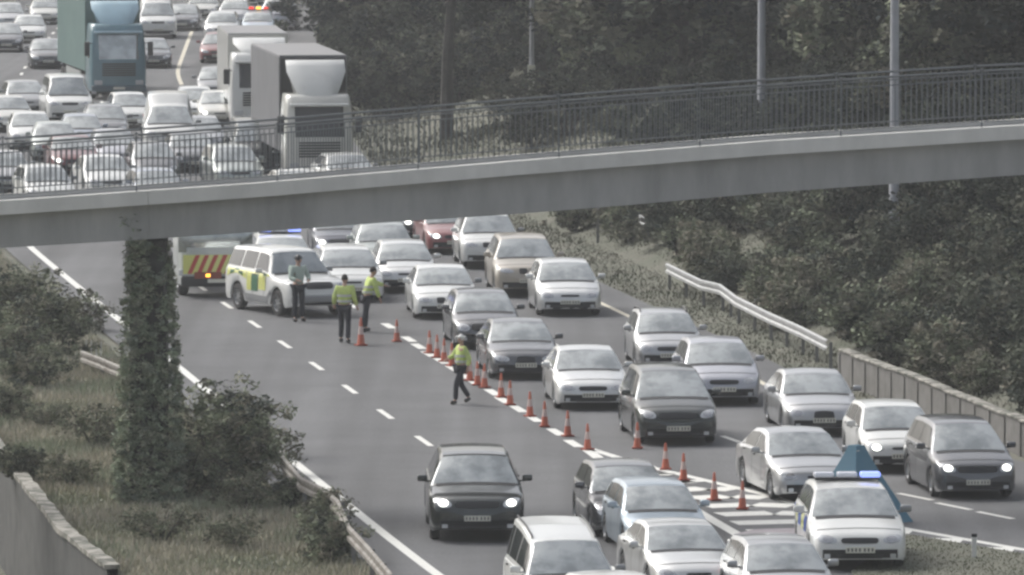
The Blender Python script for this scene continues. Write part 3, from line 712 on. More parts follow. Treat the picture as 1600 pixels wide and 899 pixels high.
# front faces: grille (y half width, z0, z1, top taper, colour), lamp (inner y, outer y, z0, z1, sweep), intake
FRONT = dict(
    kidney=dict(gr=[(.03, .27, .0, .17)], lamp=(.42, .84, .02, .16, .03), intake=(.55, .05)),
    wide=dict(gr=[(-.34, .34, .02, .13)], lamp=(.46, .86, .01, .17, .05), intake=(.5, .05)),
    slim=dict(gr=[(-.25, .25, .05, .11)], lamp=(.48, .88, .0, .17, .08), intake=(.62, .06)),
    black=dict(gr=[(-.45, .45, .0, .15)], lamp=(.52, .9, .0, .19, .08), intake=(.7, .03)),
    upright=dict(gr=[(-.42, .42, .0, .20)], lamp=(.52, .88, .0, .2, .0), intake=(.5, .05)),
    shield=dict(gr=[(-.24, .24, -.22, .14)], lamp=(.44, .86, .0, .16, .05), intake=(.62, .05)))
def car_parts(kind, front):
    """part meshes of one kind of car, made once and shared by every car of that kind"""
    key = ('parts', kind, front)
    if key in MCACHE: return MCACHE[key]
    s, me, bvh = body_mesh(kind); D = {}; hw = s.W / 2; van = kind in ('van',)
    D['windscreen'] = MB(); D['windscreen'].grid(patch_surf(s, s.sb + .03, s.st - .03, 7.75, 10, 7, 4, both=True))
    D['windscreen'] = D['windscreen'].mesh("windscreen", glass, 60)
    m = MB(); m.grid(patch_surf(s, s.sb - .10, s.sb + .035, 8.1, 10, 2, 4, off=.006, both=True)); D['scuttle'] = m.mesh("scuttle", black_p, 60)
    m = MB(); m.grid(patch_surf(s, .33, .352, 7.6, 10, 1, 6, off=.004, both=True)); D['bseam'] = m.mesh("bonnet_seam", dark_p)
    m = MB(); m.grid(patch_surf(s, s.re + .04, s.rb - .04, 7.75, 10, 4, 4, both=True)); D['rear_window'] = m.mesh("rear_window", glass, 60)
    # side glass: quarter slants with the windscreen
    v0, v1 = 5.25, 6.80
    lo, hi = s.sb + .22, s.st + .05; e0, e1 = (s.rb - .12, s.re - .08)
    cuts = [lo] + ([2.55 if s.L > 4.2 else 2.3, 3.55 if s.L > 4.2 else 3.2] if not van else [1.75]) ; sides = []
    bounds = [((lo, hi), cuts[1] - .04)] + ([(cuts[1] + .04, cuts[2] - .04), (cuts[2] + .04, (e0, e1))] if not van else [])
    for a, b in bounds:
        for sg in (1, -1):
            r = patch_surf(s, a, b, v0, v1, 6, 3, off=.007)
            if sg < 0: r = [[mir(p) for p in q] for q in r]
            mm = MB(); mm.grid(r); sides.append(mm.mesh("side_window", glass_d, 60))
    D['sides'] = sides
    fr = FRONT[front]; zc = s.nz - .15
    m = MB()
    for (a, b, z0, z1) in fr['gr']:
        for sg in ((1, -1) if a >= 0 else (1,)):
            q = [(sg * a, zc + z0), (sg * b * .96, zc + z0), (sg * b, zc + z1), (sg * a, zc + z1)]; m.grid(front_patch(bvh, q, s, off=.012, rnd=.2))
    D['grille'] = m.mesh("grille", black_p, 60)
    m = MB(); c0 = MB()
    iw, iz = fr['intake']; m.grid(front_patch(bvh, [(-iw * hw * .85, s.gc + iz), (iw * hw * .85, s.gc + iz), (iw * hw, s.gc + iz + .11), (-iw * hw, s.gc + iz + .11)], s, off=.012))
    D['intake'] = m.mesh("air_intake", black_p, 60)
    m = MB(); m.grid(front_patch(bvh, [(-hw * .93, s.gc + .03), (hw * .93, s.gc + .03), (hw * .91, s.gc + .25), (-hw * .91, s.gc + .25)], s, nx=12, off=.006)); D['bumper'] = m.mesh("lower_bumper", dark_p, 60)  # black lower bumper, its dark band raised to paint in the shade beneath
    li, lo_, z0, z1, sw = fr['lamp']
    for sg, nm in ((1, 'lampL'), (-1, 'lampR')):
        m = MB(); q = [(sg * li * hw, zc + z0), (sg * lo_ * hw, zc + z0 + sw * .6), (sg * (lo_ + .02) * hw, zc + z1 + sw * .5), (sg * (li + .03) * hw, zc + z1 - .02)]
        m.grid(front_patch(bvh, q, s, off=.012, rnd=.45)); D[nm + "_h"] = m.mesh("headlight", lamp_off, 60); m = MB(); ym = (q[0][0] + q[1][0]) / 2; zm = (q[0][1] + q[2][1]) / 2; e = .085; m.grid(front_patch(bvh, [(ym - sg * e * 1.15, zm - e * .8), (ym + sg * e * 1.15, zm - e * .8), (ym + sg * e * 1.15, zm + e * .8), (ym - sg * e * 1.15, zm + e * .8)], s, off=.022, rnd=.5)); D[nm] = m.mesh("bulb", chrome, 60)
        m = MB(); m.grid(front_patch(bvh, [(sg * .62 * hw, s.gc + .09), (sg * .74 * hw, s.gc + .09), (sg * .74 * hw, s.gc + .17), (sg * .62 * hw, s.gc + .17)], s, 2, 2, off=.016)); D[nm + 'fog'] = m.mesh("fog_light", lamp_off, 60)
        m = MB(); zt = s.belt - .30 if not van else 1.2
        m.grid(front_patch(bvh, [(sg * .70 * hw, zt), (sg * .93 * hw, zt), (sg * .93 * hw, zt + .24), (sg * .74 * hw, zt + .24)], s, off=.012, rear=True)); D[nm + 'tail'] = m.mesh("tail_light", mat("tail_lens", (.35, .02, .02), .25), 60)
    m = MB(); pz = s.gc + .19 if s.nz < .8 else s.gc + .24
    h = bvh.ray_cast(Vector((5, 0, pz + .05)), Vector((-1, 0, 0)), 10)[0]; X = (h.x if h else s.L / 2) + .022
    m.box((X, 0, pz + .055), (.012, .52, .112)); m.cm = 1
    for k_ in range(7):
        y = -.215 + k_ * .068 + (.02 if k_ > 3 else 0); m.box((X + .007, y, pz + .055), (.003, .036, .066))
    D['plate'] = m.mesh("number_plate", [plate_m, ink])
    m = MB(); m.box((0, 0, (s.gc + .1 + s.r * 2) / 2 + .02), (s.L - .5, s.W - .56, s.r * 2 - s.gc)); 
    m.box((0, 0, s.gc + .13), (s.L - s.fo - s.ro - 2 * s.r - .22, s.W - .14, .2)); D['under'] = m.mesh("underbody", dark_p)
    m = MB(); xm = s.L / 2 - s.sb - .48; zm = s.belt + .11
    m.box((xm, hw + .10, zm), (.11, .2, .135), bev=.03); m.box((xm - .01, hw - .02, zm - .06), (.06, .14, .035)); D['mirL'] = m.mesh("door_mirror", P_["silver"], 50)
    mm = MB(); mm.v = [(a, -b, c) for a, b, c in m.v]; mm.f = m.f; mm.m = m.m; D['mirR'] = mm.mesh("door_mirror", P_["silver"], 50)
    D['lines'] = []; D['handle'] = []             # door shut lines and handles, one skin per side
    for sg in (1, -1):
        for x in [lo + .18] + cuts[1:]:
            r = patch_surf(s, x - .008, x + .008, 1.2, 4.7, 1, 6, off=.004); m = MB(); m.grid([[p if sg > 0 else mir(p) for p in q] for q in r]); D['lines'].append(m.mesh("door_seam", dark_p))
    for sg in (1, -1):
        for x in cuts[1:]:
            p = s.P(x - .16, 3.4); m = MB(); m.box((p.x, sg * (p.y + .015), p.z), (.18, .03, .035), bev=.008); D['handle'].append(m.mesh("door_handle", black_p))
    MCACHE[key] = (s, me, D); return MCACHE[key]
def car(kind, front, colour, px, py, dh, label, cat="car", group=None, lights=None, sc=1.0, rack=False, beacon=None, extra=None, z=0, bumper=True, kindname=None, wsc=1.0):
    sc *= 1.03; near = py > 400; sy = (35 + .06 * (py - 155)) / 64; py += 8 * sy * sy; dh += -4 if near else (3 if px < 250 and py < 210 else -1.5)
    s, me, D = car_parts(kind, front); p = G(px, py); h = R(head(p.y) + dh); fw = Vector((math.sin(h), -math.cos(h), 0))
    c = p - fw * s.L * sc / 2
    nm = kindname or dict(hatch="hatchback", supermini="hatchback", saloon="saloon_car", estate="estate_car", suv="suv", mpv="people_carrier", highmpv="people_carrier", fourbyfour="patrol_vehicle", van="van", minibus="van")[kind]
    t = thing(nm, label, cat, (c.x, c.y, z), h - math.pi / 2, group); t.scale = (sc, sc * wsc, sc * .94)
    pm = P_[colour]; put(me, "body", t, m=pm); b = D
    put(b['windscreen'], "windscreen", t); put(b['rear_window'], "rear_window", t); put(b['scuttle'], "scuttle", t)
    for q in b['sides']: put(q, "side_window", t)
    put(b['grille'], "grille", t); put(b['intake'], "air_intake", t)
    if bumper: put(b['bumper'], "lower_bumper", t)
    lm = None if not lights else lamp_on
    for q in ('lampL', 'lampR'):
        on = lights in ('both',) or (lights == 'left' and q == 'lampR') or (lights == 'right' and q == 'lampL')
        o = put(b[q + "_h"], "headlight", t); put(b[q], "bulb", o, m=lamp_on if on else chrome); put(b[q + 'tail'], "tail_light", t); put(b[q + 'fog'], "fog_light", t)
    put(b['plate'], "number_plate", t); put(b['under'], "underbody", t); 
    if near:
        put(b['bseam'], 'bonnet_seam', t)
        for q in b['lines']: put(q, "door_seam", t)
        for q in b['handle']: put(q, "door_handle", t)
    put(b['mirL'], "door_mirror", t, m=pm if colour not in ('white', 'offwhite') else P_["midgrey"]); put(b['mirR'], "door_mirror", t, m=pm)
    ty, ri = wheel_mesh(s.r)
    for xw in (s.L / 2 - s.fo, -s.L / 2 + s.ro):
        for sg in (1, -1):
            wh = put(ty, "wheel", t, (xw, sg * (s.W / 2 - .125), s.r)); put(ri, "rim", wh)
    if rack:
        for sg in (1, -1):
            m = MB(); q = [s.P(x, 8) + Vector((0, 0, .05)) for x in np.linspace(s.st + .3, s.re - .15, 6)]
            q = [Vector((q[0].x + .08, q[0].y, q[0].z - .05))] + q + [Vector((q[-1].x - .08, q[-1].y, q[-1].z - .05))]
            m.tube([(a.x, sg * a.y, a.z) for a in q], .022, 6).build("roof_rail", black_p, t)
    if beacon:
        zr = s.ztop(s.st + .9) + .03; xr = s.L / 2 - s.st - .75
        base = MB().box((xr, 0, zr + .02), (.26, 1.16, .05), bev=.015).build("light_bar", black_p, t)
        for y, m_ in ((.42, blue_on if beacon != 'right' else clear_b), (0, clear_b), (-.42, blue_on)):
            MB().box((xr, -y, zr + .095), (.24, .36, .10), bev=.03).build("beacon", m_, base)
    if extra: extra(t, s)
    return t
# ------------------------------------------------------------------ the queue in front of the bridge
Q = "cars queuing in the outer lanes in front of the footbridge"
def suvx(t, s):
    MB().box((s.L / 2 - 1.9, 0, s.ztop(1.9) + .02), (.02, .02, .02)).build("aerial", black_p, t)
car("suv", "black", "greenblack", 746, 838, -2.5, "black off-roader with both headlights lit driving alone in the empty left lane", lights='both', sc=1.0)
car("mpv", "black", "greenblack", 1060, 689, 1, "dark grey people carrier with pale headlights behind the gap at the cones' end", group=Q, sc=1.02)
car("saloon", "wide", "palesilver", 927, 635, 0, "pale silver saloon with wide black grille behind the dark people carrier", group=Q)
car("saloon", "shield", "grey", 822, 588, 1, "dark grey saloon with oval grille between walking officer and pale silver saloon", group=Q)
car("hatch", "upright", "grey", 763, 541, 1, "dark grey hatchback behind the oval-grilled dark saloon, beside the bunched cones", group=Q, sc=1.03)
car("saloon", "kidney", "white", 698, 495, 0, "white saloon with split kidney grille beside the cones", group=Q)
car("hatch", "slim", "palesilver", 636, 454, 0, "pale silver hatchback right of the emergency workers, behind the kidney-grille saloon", group=Q)
car("estate", "wide", "greengrey", 604, 424, 0, "green-grey estate directly behind the workers' hatchback under the bridge", group=Q)
car("estate", "upright", "navy", 536, 404, 0, "dark blue estate with one lit headlight half hidden under the bridge", group=Q, lights='left')
car("suv", "kidney", "white", 768, 417, 0, "white off-roader with twin grille slots just under the bridge in the right lane", group=Q, sc=.96)
car("suv", "kidney", "beige", 826, 461, 0, "beige off-roader behind the silver-white hatchback in the right lane", group=Q)
car("hatch", "slim", "palesilver", 891, 490, 0, "pale silver hatchback with thin grille at the yellowed edge line right lane", group=Q, sc=1.04)
car("hatch", "wide", "silver", 1048, 573, 0, "silver hatchback with dark grille and roof rails tight behind the lilac-silver family hatchback", group=Q, sc=1.0, rack=True)
car("hatch", "wide", "lilac", 1132, 628, 0, "lilac-silver family hatchback with dark bumper right of the dark people carrier", group=Q, sc=1.05)
car("saloon", "shield", "silver", 1288, 675, 1, "silver saloon with dark grille beside the grey roadside wall", group=Q, sc=1.0)
car("hatch", "slim", "white", 1412, 732, 1, "white hatchback with one lit lamp in front of the roadside wall", group=Q, lights='left', sc=1.0)
car("mpv", "black", "grey", 1528, 772, 3, "dark people carrier with lit headlights at the picture's right edge", group=Q, lights='both', sc=.96)
car("saloon", "slim", "silver", 1280, 776, 6, "silver saloon behind the blue police sign and police hatchback", group=Q)
car("estate", "wide", "red", 712, 394, 0, "dull red estate with one lit headlight behind the white off-roader under the bridge", group=Q, lights='left')
car("hatch", "wide", "greenblack", 666, 372, 0, "black hatchback with one lit headlight half hidden under the bridge's edge", group=Q, lights='left')
# the merging cluster at the bottom
M_ = "cars squeezing past the hatching at the bottom"
def police(t, s):
    for sg in (1, -1):
        for k_ in range(5):
            m = MB(); x = 1.1 + k_ * .55
            r = patch_surf(s, x, x + .5, 2.2, 3.6, 3, 2, off=.009); m.grid([[p if sg > 0 else mir(p) for p in q] for q in r])
            m.build("side_marking", P_["yellow"] if k_ % 2 else mat("marking_blue", (.03, .08, .35), .4), t)
car("hatch", "wide", "white", 1344, 882, -2, "white police hatchback with a light bar parked at the end of the hatching", "police car", beacon='right', extra=police, sc=1.08, bumper=True)
car("hatch", "upright", "grey", 993, 832, 2, "dark grey hatchback hindmost of the cluster squeezing past the hatching", group=M_, sc=.98)
car("hatch", "wide", "lightblue", 1046, 862, 3, "light blue hatchback just ahead of the dark grey hatchback at the hatching", group=M_, sc=.96, lights='left')
car("saloon", "slim", "palesilver", 1093, 928, 4, "pale silver saloon between the light blue hatchback and the picture's bottom edge", group=M_, sc=.95)
car("highmpv", "slim", "white", 903, 976, 2, "tall white people carrier with roof rails at the bottom, left of the cluster", group=M_, rack=True, sc=.94)
car("hatch", "slim", "silver", 1243, 962, 2, "silver hatchback cut by the bottom edge, left of the white police hatchback", group=M_, sc=.97)
car("supermini", "slim", "white", 1012, 1034, 8, "white hatchback of which only the roof arc shows at the bottom edge", group=M_)
# police pop-up sign: a blue pyramid with concave sides
p = G(1338, 815); root = thing("police_sign", "blue fabric pop-up pyramid sign standing behind the white police hatchback", "sign", p, R(40))
m = MB(); rows = []
for i in range(9):
    t_ = i / 8; z = 1.6 * t_; r = 1.02 * (1 - t_) ** 1.12 + .17
    rows.append([(r * math.cos(a + .785), r * math.sin(a + .785), z) for a in [0, math.pi / 2, math.pi, 1.5 * math.pi, 0]])
blue_f = mat("blue_fabric", (.10, .22, .30), .7)
m.grid(rows); m.add([rows[-1][j] for j in range(4)], [(0, 1, 2, 3)]); m.build("fabric_cover", blue_f, root)
MB().lathe([(.001, -.01), (.07, -.01), (.07, .01), (.001, .01)], 'Y', 14, (-.1, -.15, 1.44)).build("badge", cone_w, root)
for a in (0, 1.57, 3.14, 4.71): MB().box((.95 * math.cos(a + .785), .95 * math.sin(a + .785), .03), (.25, .25, .05), bev=.01).build("foot_weight", black_p, root)

# ------------------------------------------------------------------ emergency vehicles under the bridge
def patrol(t, s):
    g = mat("marking_green", (.03, .13, .06), .5)
    for sg in (1, -1):
        for k_, (x0, x1, v0, v1, mm) in enumerate([(2.15, 2.6, 1.7, 3.5, g), (2.62, 2.95, 1.7, 3.5, P_["yellow"]), (1.6, 2.1, 1.9, 3.4, P_["yellow"]), (3.0, 4.4, 2.6, 4.6, P_["yellow"]), (2.15, 2.95, 3.5, 4.6, P_["yellow"]), (1.4, 2.1, 3.4, 4.5, P_["yellow"]), (3.25, 3.55, 2.7, 3.5, g), (3.85, 4.15, 2.7, 3.5, g), (3.55, 3.85, 3.6, 4.4, g), (1.55, 1.8, 3.45, 4.1, g)]):
            m = MB(); r = patch_surf(s, x0, x1, v0, v1, 4, 3, off=.011 if mm is not g else .016); m.grid([[p if sg > 0 else mir(p) for p in q] for q in r]); m.build("side_marking", mm, t)
        m = MB(); r = patch_surf(s, 1.25, 3.3, .25, 1.35, 8, 2, off=.02); m.grid([[p if sg > 0 else mir(p) for p in q] for q in r]); m.build("side_step", P_["midgrey"], t)
    MB().box((s.L / 2 + .05, 0, .55), (.16, 1.72, .22), bev=.04).build("front_bumper", P_["midgrey"], t)
    for y in (.62, -.62): MB().lathe([(.001, 0), (.1, 0), (.1, -.03), (.001, -.03)], 'Z', 12).build
car("fourbyfour", "upright", "white", 500, 491, 20, "white off-road patrol vehicle with yellow-green side blocks parked askew", "patrol vehicle", beacon=None, extra=patrol, bumper=True)
car("estate", "slim", "white", 552, 468, 2, "white car parked just behind the patrol vehicle's bonnet", "police car", sc=1.02)
car("estate", "slim", "white", 444, 449, 0, "white police car with blue light bar showing over the patrol vehicle's roof", "police car", beacon='both', sc=1.03, extra=police)

# ------------------------------------------------------------------ lorries
def box_wheels(root, xs, W, r, rear_twin=()):
    ty, ri = wheel_mesh(r, .3)
    for i, x in enumerate(xs):
        for sg in (1, -1):
            wh = put(ty, "wheel", root, (x, sg * (W / 2 - .2), r)); put(ri, "rim", wh)
def lorry(px, py, dh, label, cab, trailer, H, L, cabH, deflector, lower, glassm=glass, skirt=None, cat="lorry", vis=None, W=2.5, side=None, trailer_front=None, rear_gap=2.35, wz0=1.78):
    p = G(px, py); h = R(head(p.y) + dh); fw = Vector((math.sin(h), -math.cos(h), 0)); t = thing("lorry", label, cat, (p.x, p.y, 0), h - math.pi / 2)
    # cab: rounded front seen in section
    m = MB(); rows = []
    for z, x, wk in [(.35, -.02, .96), (.6, 0, 1), (1.05, 0, 1), (1.75, -.03, 1), (2.2, -.12, .985), (cabH - .35, -.30, .95), (cabH - .1, -.42, .93), (cabH, -.6, .9)]:
        r = [(-2.1, W / 2 * wk, z), (-1.2, W / 2 * wk, z), (x - .28, W / 2 * wk, z), (x - .1, W / 2 * wk * .95, z), (x, W / 2 * wk * .82, z)]
        rows.append(r + [(a, -b, c) for a, b, c in r[::-1]])
    m.grid(rows); n = len(rows[0]); m.f.append(tuple((len(rows) - 1) * n + j for j in range(n))); m.m.append(0); m.f.append(tuple(j for j in range(n))[::-1]); m.m.append(0)
    m.add([rows[0][0], rows[0][-1], rows[-1][-1], rows[-1][0]], [(0, 1, 2, 3)])
    m.build("cab", cab, t, 35)
    wz1 = cabH - .42
    def xf(z): return float(np.interp(z, [1.75, 2.2, cabH - .35, cabH], [-.03, -.12, -.30, -.6]))
    m = MB(); R_ = []
    for z in np.linspace(wz0, wz1, 5): R_.append([(xf(z) + .012 - (.14 if abs(y) > .9 else 0) * (abs(y) - .9) / .2, y * .97, z) for y in np.linspace(-1.12, 1.12, 11)])
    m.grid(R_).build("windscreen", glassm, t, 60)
    for sg in (1, -1):
        m = MB(); m.prism([(-.55, 1.8), (-1.35, 1.8), (-1.35, 2.55), (-.65, 2.55)], sg * (W / 2 * .985), sg * (W / 2 * .985 + .02), 'XZ').build("side_window", glass_d, t)
        m = MB(); m.box((-.05, sg * (W / 2 + .17), 2.25), (.12, .24, .62), bev=.04); m.box((-.12, sg * (W / 2 + .03), 2.5), (.04, .2, .04)); m.build("door_mirror", black_p, t)
        m = MB(); m.box((.015, sg * .92, .75), (.05, .36, .2), bev=.02).build("headlight", lamp_off, t)
        m = MB(); m.box((-1.1, sg * W / 2 * .998, 1.25), (.9, .02, 1.0)).build("door_panel", cab, t)
    m = MB()
    for k_ in range(6): m.box((.02, 0, 1.08 + k_ * .1), (.04, 1.5, .055))
    m.build("grille", black_p, t) if wz0 > 1.5 else None
    MB().box((-.03, 0, .48), (.22, W * .98, .3), bev=.05).build("bumper", lower, t)
    MB().box((.09, 0, .5), (.012, .52, .11)).build("number_plate", plate_m, t)
    MB().box((xf(wz1) + .13, 0, wz1 + .06), (.32, W * .86, .1), bev=.03).build("sun_visor", lower if deflector is None else deflector, t)
    if deflector:
        m = MB(); z0 = cabH - .05; z1 = H - .12; rows = []
        for k_ in range(7):
            q = k_ / 6; z = z0 + (z1 - z0) * q; hw = (.66 + .34 * min(1, q * 1.5)) * W / 2 * .86; x = -.5 - 1.0 * q ** 1.4
            rows.append([(x - .25 * (abs(y) ** 4), y * hw, z) for y in np.linspace(-1, 1, 9)])
        rows += [[(-1.9, y * W / 2 * .85, z1) for y in np.linspace(-1, 1, 9)], [(-1.9, y * W / 2 * .6, z0) for y in np.linspace(-1, 1, 9)]]
        m.grid(rows).build("wind_deflector", deflector, t, 50)
    MB().box((-L / 2 - 1, 0, .85), (L - 2.5, 1.0, .3)).build("chassis", dark_p, t)
    if trailer:
        x0 = -rear_gap; Lt = L - rear_gap
        m = MB(); m.box((x0 - Lt / 2, 0, (1.15 + H) / 2), (Lt, W, H - 1.15), bev=.04).build("trailer_body", side or trailer, t)
        MB().box((x0 - Lt / 2, 0, H + .02), (Lt - .04, W - .04, .03), bev=.01).build("trailer_roof", mat("trailer_roof_sheet", (.26, .26, .265), .6), t)
        if trailer_front: MB().box((x0 + .03, 0, (1.2 + H) / 2), (.05, W - .12, H - 1.35)).build("trailer_front", trailer_front, t)
        if skirt:
            for sg in (1, -1): MB().box((x0 - Lt / 2 + .5, sg * (W / 2 - .06), .78), (Lt * .5, .05, .6)).build("side_skirt", skirt, t)
        box_wheels(t, [-1.35, -L + 3.9, -L + 2.6, -L + 1.3], W, .5)
    else: box_wheels(t, [-1.35, -L + 1.6], W, .5)
    return t
lorry(186, 156, 6, "tall blue articulated lorry with teal curtain trailer in the left queue", P_["teal"], curtain_t, 4.45, 13.5, 3.35, P_["skyblue"], P_["tealdark"], skirt=P_["greygreen"])
lorry(500, 292, 0, "grey curtain-sided lorry with big white wind deflector behind the railings", P_["offwhite"], curtain_g, 4.62, 13.0, 3.3, P_["white"], P_["midgrey"], glassm=glass_d, trailer_front=dark_p)
lorry(408, 206, 0, "white high-cab lorry with dark windscreen behind the grey curtain-sided lorry", P_["white"], P_["offwhite"], 3.9, 11.0, 3.2, P_["white"], P_["offwhite"], glassm=glass_d)
# recovery lorry with chequered nose, left of the patrol vehicle
def recovery():
    p = G(338, 466); t = lorry(338, 466, 0, "recovery lorry with yellow-and-red striped nose parked left of the patrol vehicle", P_["greygreen"], None, 3.4, 7.0, 2.7, None, black_p, W=2.1, wz0=1.32)
    m = MB(); m.box((.03, 0, .98), (.03, 1.95, .56)); m.build("striped_panel", P_["yellow"], t)
    for k_ in range(7):
        y = -.85 + k_ * .27; MB().prism([(y, .71), (y + .13, .71), (y + .37 if y < .6 else y + .2, 1.25), (y + .24 if y < .6 else y + .1, 1.25)], .05, .056, 'YZ').build("red_stripe", mat("stripe_red", (.5, .07, .05), .5), t)
    MB().box((.075, -.25, .66), (.06, .14, .10), bev=.02).build("amber_lamp", amber_on, t)
    MB().box((.065, -.25, .66), (.05, .8, .2), bev=.02).build("lamp_surround", mat("brown_red", (.25, .05, .03), .5), t)
recovery()

# ------------------------------------------------------------------ traffic beyond the bridge
F = "traffic standing beyond the footbridge"
def warn(t, s):
    zr = s.ztop(s.st + .9) + .06; xr = s.L / 2 - s.st - .5; b = MB().box((xr, 0, zr), (.2, 1.2, .07), bev=.02).build("light_bar", black_p, t)
    for y, mm in ((.38, red_on), (0, amber_on), (-.38, red_on)): MB().box((xr + .02, y, zr + .1), (.2, .26, .14), bev=.03).build("beacon", mm, b)
far = [
 ("hatch", "wide", "silver", 14, 300, 3, "silver hatchback cut by the left edge behind the railings", {}),
 ("hatch", "slim", "offwhite", 22, 205, 3, "off-white hatchback at the left edge beside the white minibus row", {}),
 ("estate", "slim", "grey", 166, 222, 1, "dark estate between the white minibus and the high-roofed van", {}),
 ("hatch", "slim", "palesilver", 305, 190, 0, "pale hatchback just right of the high-roofed van", {}),
 ("hatch", "wide", "silver", 318, 240, 2, "silver hatchback right below the high-roofed van", {}),
 ("saloon", "slim", "offwhite", 478, 330, 4, "off-white saloon bonnet at the deck edge under the grey lorry", {}),
 ("hatch", "slim", "silver", 14, 46, 0, "silver hatchback at the left edge topmost row", {}),
 ("estate", "wide", "palesilver", 345, 62, 0, "pale silver estate behind the faded red estate", {}),
 ("hatch", "slim", "white", 82, 324, 6, "white hatchback seen through the railings at the far left", {}),
 ("saloon", "wide", "white", 176, 306, 5, "white saloon seen through the railings left of the pier line", {}),
 ("hatch", "slim", "bluesilver", 256, 330, 5, "blue-silver hatchback whose bonnet shows just above the bridge deck", {}),
 ("estate", "wide", "greengrey", 376, 292, 4, "green-grey estate through the railings left of the grey lorry", {}),
 ("saloon", "slim", "white", 558, 303, 6, "white saloon through the railings right below the grey lorry", {}),
 ("saloon", "wide", "darkred", 118, 272, 2, "dark red saloon with one lit headlight among pale cars behind the railings", dict(lights='left')),
 ("hatch", "slim", "lilac", 182, 263, 2, "lilac-grey hatchback just behind the white saloon at the railings", {}),
 ("supermini", "slim", "bluesilver", 128, 238, 1, "small blue-silver hatchback below the white minibus", {}),
 ("hatch", "slim", "white", 50, 233, 2, "white hatchback left below the white minibus", {}),
 ("hatch", "slim", "greengrey", 86, 250, 1, "green-grey hatchback squeezed between white hatchback and lilac-grey one", {}),
 ("hatch", "slim", "midgrey", 44, 179, 2, "mid-grey hatchback left of the white minibus", {}),
 ("minibus", "wide", "white", 110, 190, 0, "white minibus below the blue lorry", {}),
 ("van", "wide", "white", 266, 242, 0, "white high-roofed van with big windscreen at the centre of the queue", {}),
 ("supermini", "slim", "white", 208, 201, 0, "small white car peeping out left of the high-roofed van", dict(lights='right')),
 ("saloon", "slim", "offwhite", 344, 196, 0, "narrow view of white saloon left of the high-cab lorry", dict(lights='left')),
 ("hatch", "slim", "midgrey", 338, 156, 0, "grey-roofed hatchback ahead of the red estate", {}),
 ("estate", "wide", "red", 340, 98, 0, "faded red estate behind the grey-roofed hatchback", {}),
 ("saloon", "slim", "grey", 240, 106, 0, "dark saloon peeping out right of the blue lorry", {}),
 ("saloon", "slim", "grey", 76, 107, 0, "dark saloon half hidden left of the blue lorry's trailer", {}),
 ("hatch", "slim", "grey", 10, 81, 0, "dark hatchback at the left edge, lowest of the far-left cars", {}),
 ("hatch", "slim", "white", 47, 67, 0, "white-bonneted hatchback second in the far-left row", {}),
 ("estate", "slim", "offwhite", 72, 38, 0, "off-white estate topmost in the far-left row", {}),
 ("van", "wide", "white", 247, 60, 0, "white van at the top edge right of the blue lorry", {}),
 ("saloon", "slim", "grey", 284, 48, 0, "dark grey saloon right of the white van at the top edge", {}),
 ("estate", "wide", "offwhite", 316, 31, 0, "off-white estate with one lit headlight near the top edge", dict(lights='left')),
 ("hatch", "slim", "lightblue", 402, 60, 0, "blue-grey car with red and amber warning lights near the top", dict(extra=warn)),
 ("van", "slim", "lilac", 436, 47, 0, "lilac van at the top edge by the trees", {}),
 ("hatch", "slim", "silver", 365, 40, 0, "silver hatchback between the off-white estate and the lilac van", {}),
 ("saloon", "slim", "silver", 214, 14, 0, "silver roof just visible at the top edge beside the blue lorry", {}),
 ("saloon", "slim", "palesilver", 300, -4, 0, "pale saloon cut by the top edge above the off-white estate", {}),
 ("hatch", "slim", "silver", 385, 8, 0, "silver hatchback cut by the top edge left of the lilac van", {}),
 ("saloon", "slim", "grey", 305, 268, 3, "dark grey saloon in the middle lane behind the railings", {}),
 ("minibus", "wide", "greenblack", 405, 268, 1, "black van between the pale estate and the grey lorry behind the railings", {}),
 ("supermini", "wide", "grey", 245, 286, 3, "dark little hatchback behind the blue-silver bonnet at the railings", {}),
]
for (kd, fr, colr, px, py, dh, lb, kw) in far: car(kd, fr, colr, px, py, dh, lb, group=F, cat="van" if kd in ("van", "minibus") else "car", **kw)
# the emergency car's red lamps
# ------------------------------------------------------------------ cones
def cone_mesh():
    a = MB(); a.box((0, 0, .025), (.38, .38, .05), bev=.01)
    b = MB(); b.lathe([(.14, .05), (.10, .34)], 'Z', 16); tp = MB(); tp.lathe([(.067, .58), (.04, .80), (.028, .84), (.001, .84)], 'Z', 16)
    c = MB(); c.lathe([(.10, .34), (.067, .58)], 'Z', 16)
    return a.mesh("base", mat("cone_base", (.30, .06, .035), .7)), b.mesh("cone_body", cone_o, 50), c.mesh("reflective_sleeve", mat("cone_sleeve", (.66, .50, .46), .5), 50), tp.mesh("cone_tip", cone_o, 50)
CM = cone_mesh(); CL = {0: "orange traffic cone in the line of cones beside the dashed line"}
cones = [(620, 535, "tall cone standing clear at the head of the line right of the workers"), (671, 553, None), (683, 560, None), (694, 566, None), (706, 573, None), (722, 585, None), (734, 596, None), (746, 603, None), (783, 622, "orange cone midway between the walking officer and the next pair of cones"), (757, 607, "orange cone in the line, just below the walking officer's feet"), (797, 634, "orange cone in front of the oval-grilled dark saloon"),
         (828, 652, "orange cone before the palest saloon's near front wheel"), (851, 668, "orange cone left of the three near the dashed line's end"), (887, 683, "orange cone in the middle of three near the dashed line's end"), (918, 704, "orange cone at the tip of the hatching"), (996, 702, "small lone cone below the dark people carrier's left wheel"),
         (1040, 735, "orange cone just right of the dark grey hatchback's roof"), (1068, 752, "orange cone behind the light blue hatchback"), (1116, 783, "left orange cone standing on the white hatching"), (1160, 797, "right orange cone standing on the white hatching")]
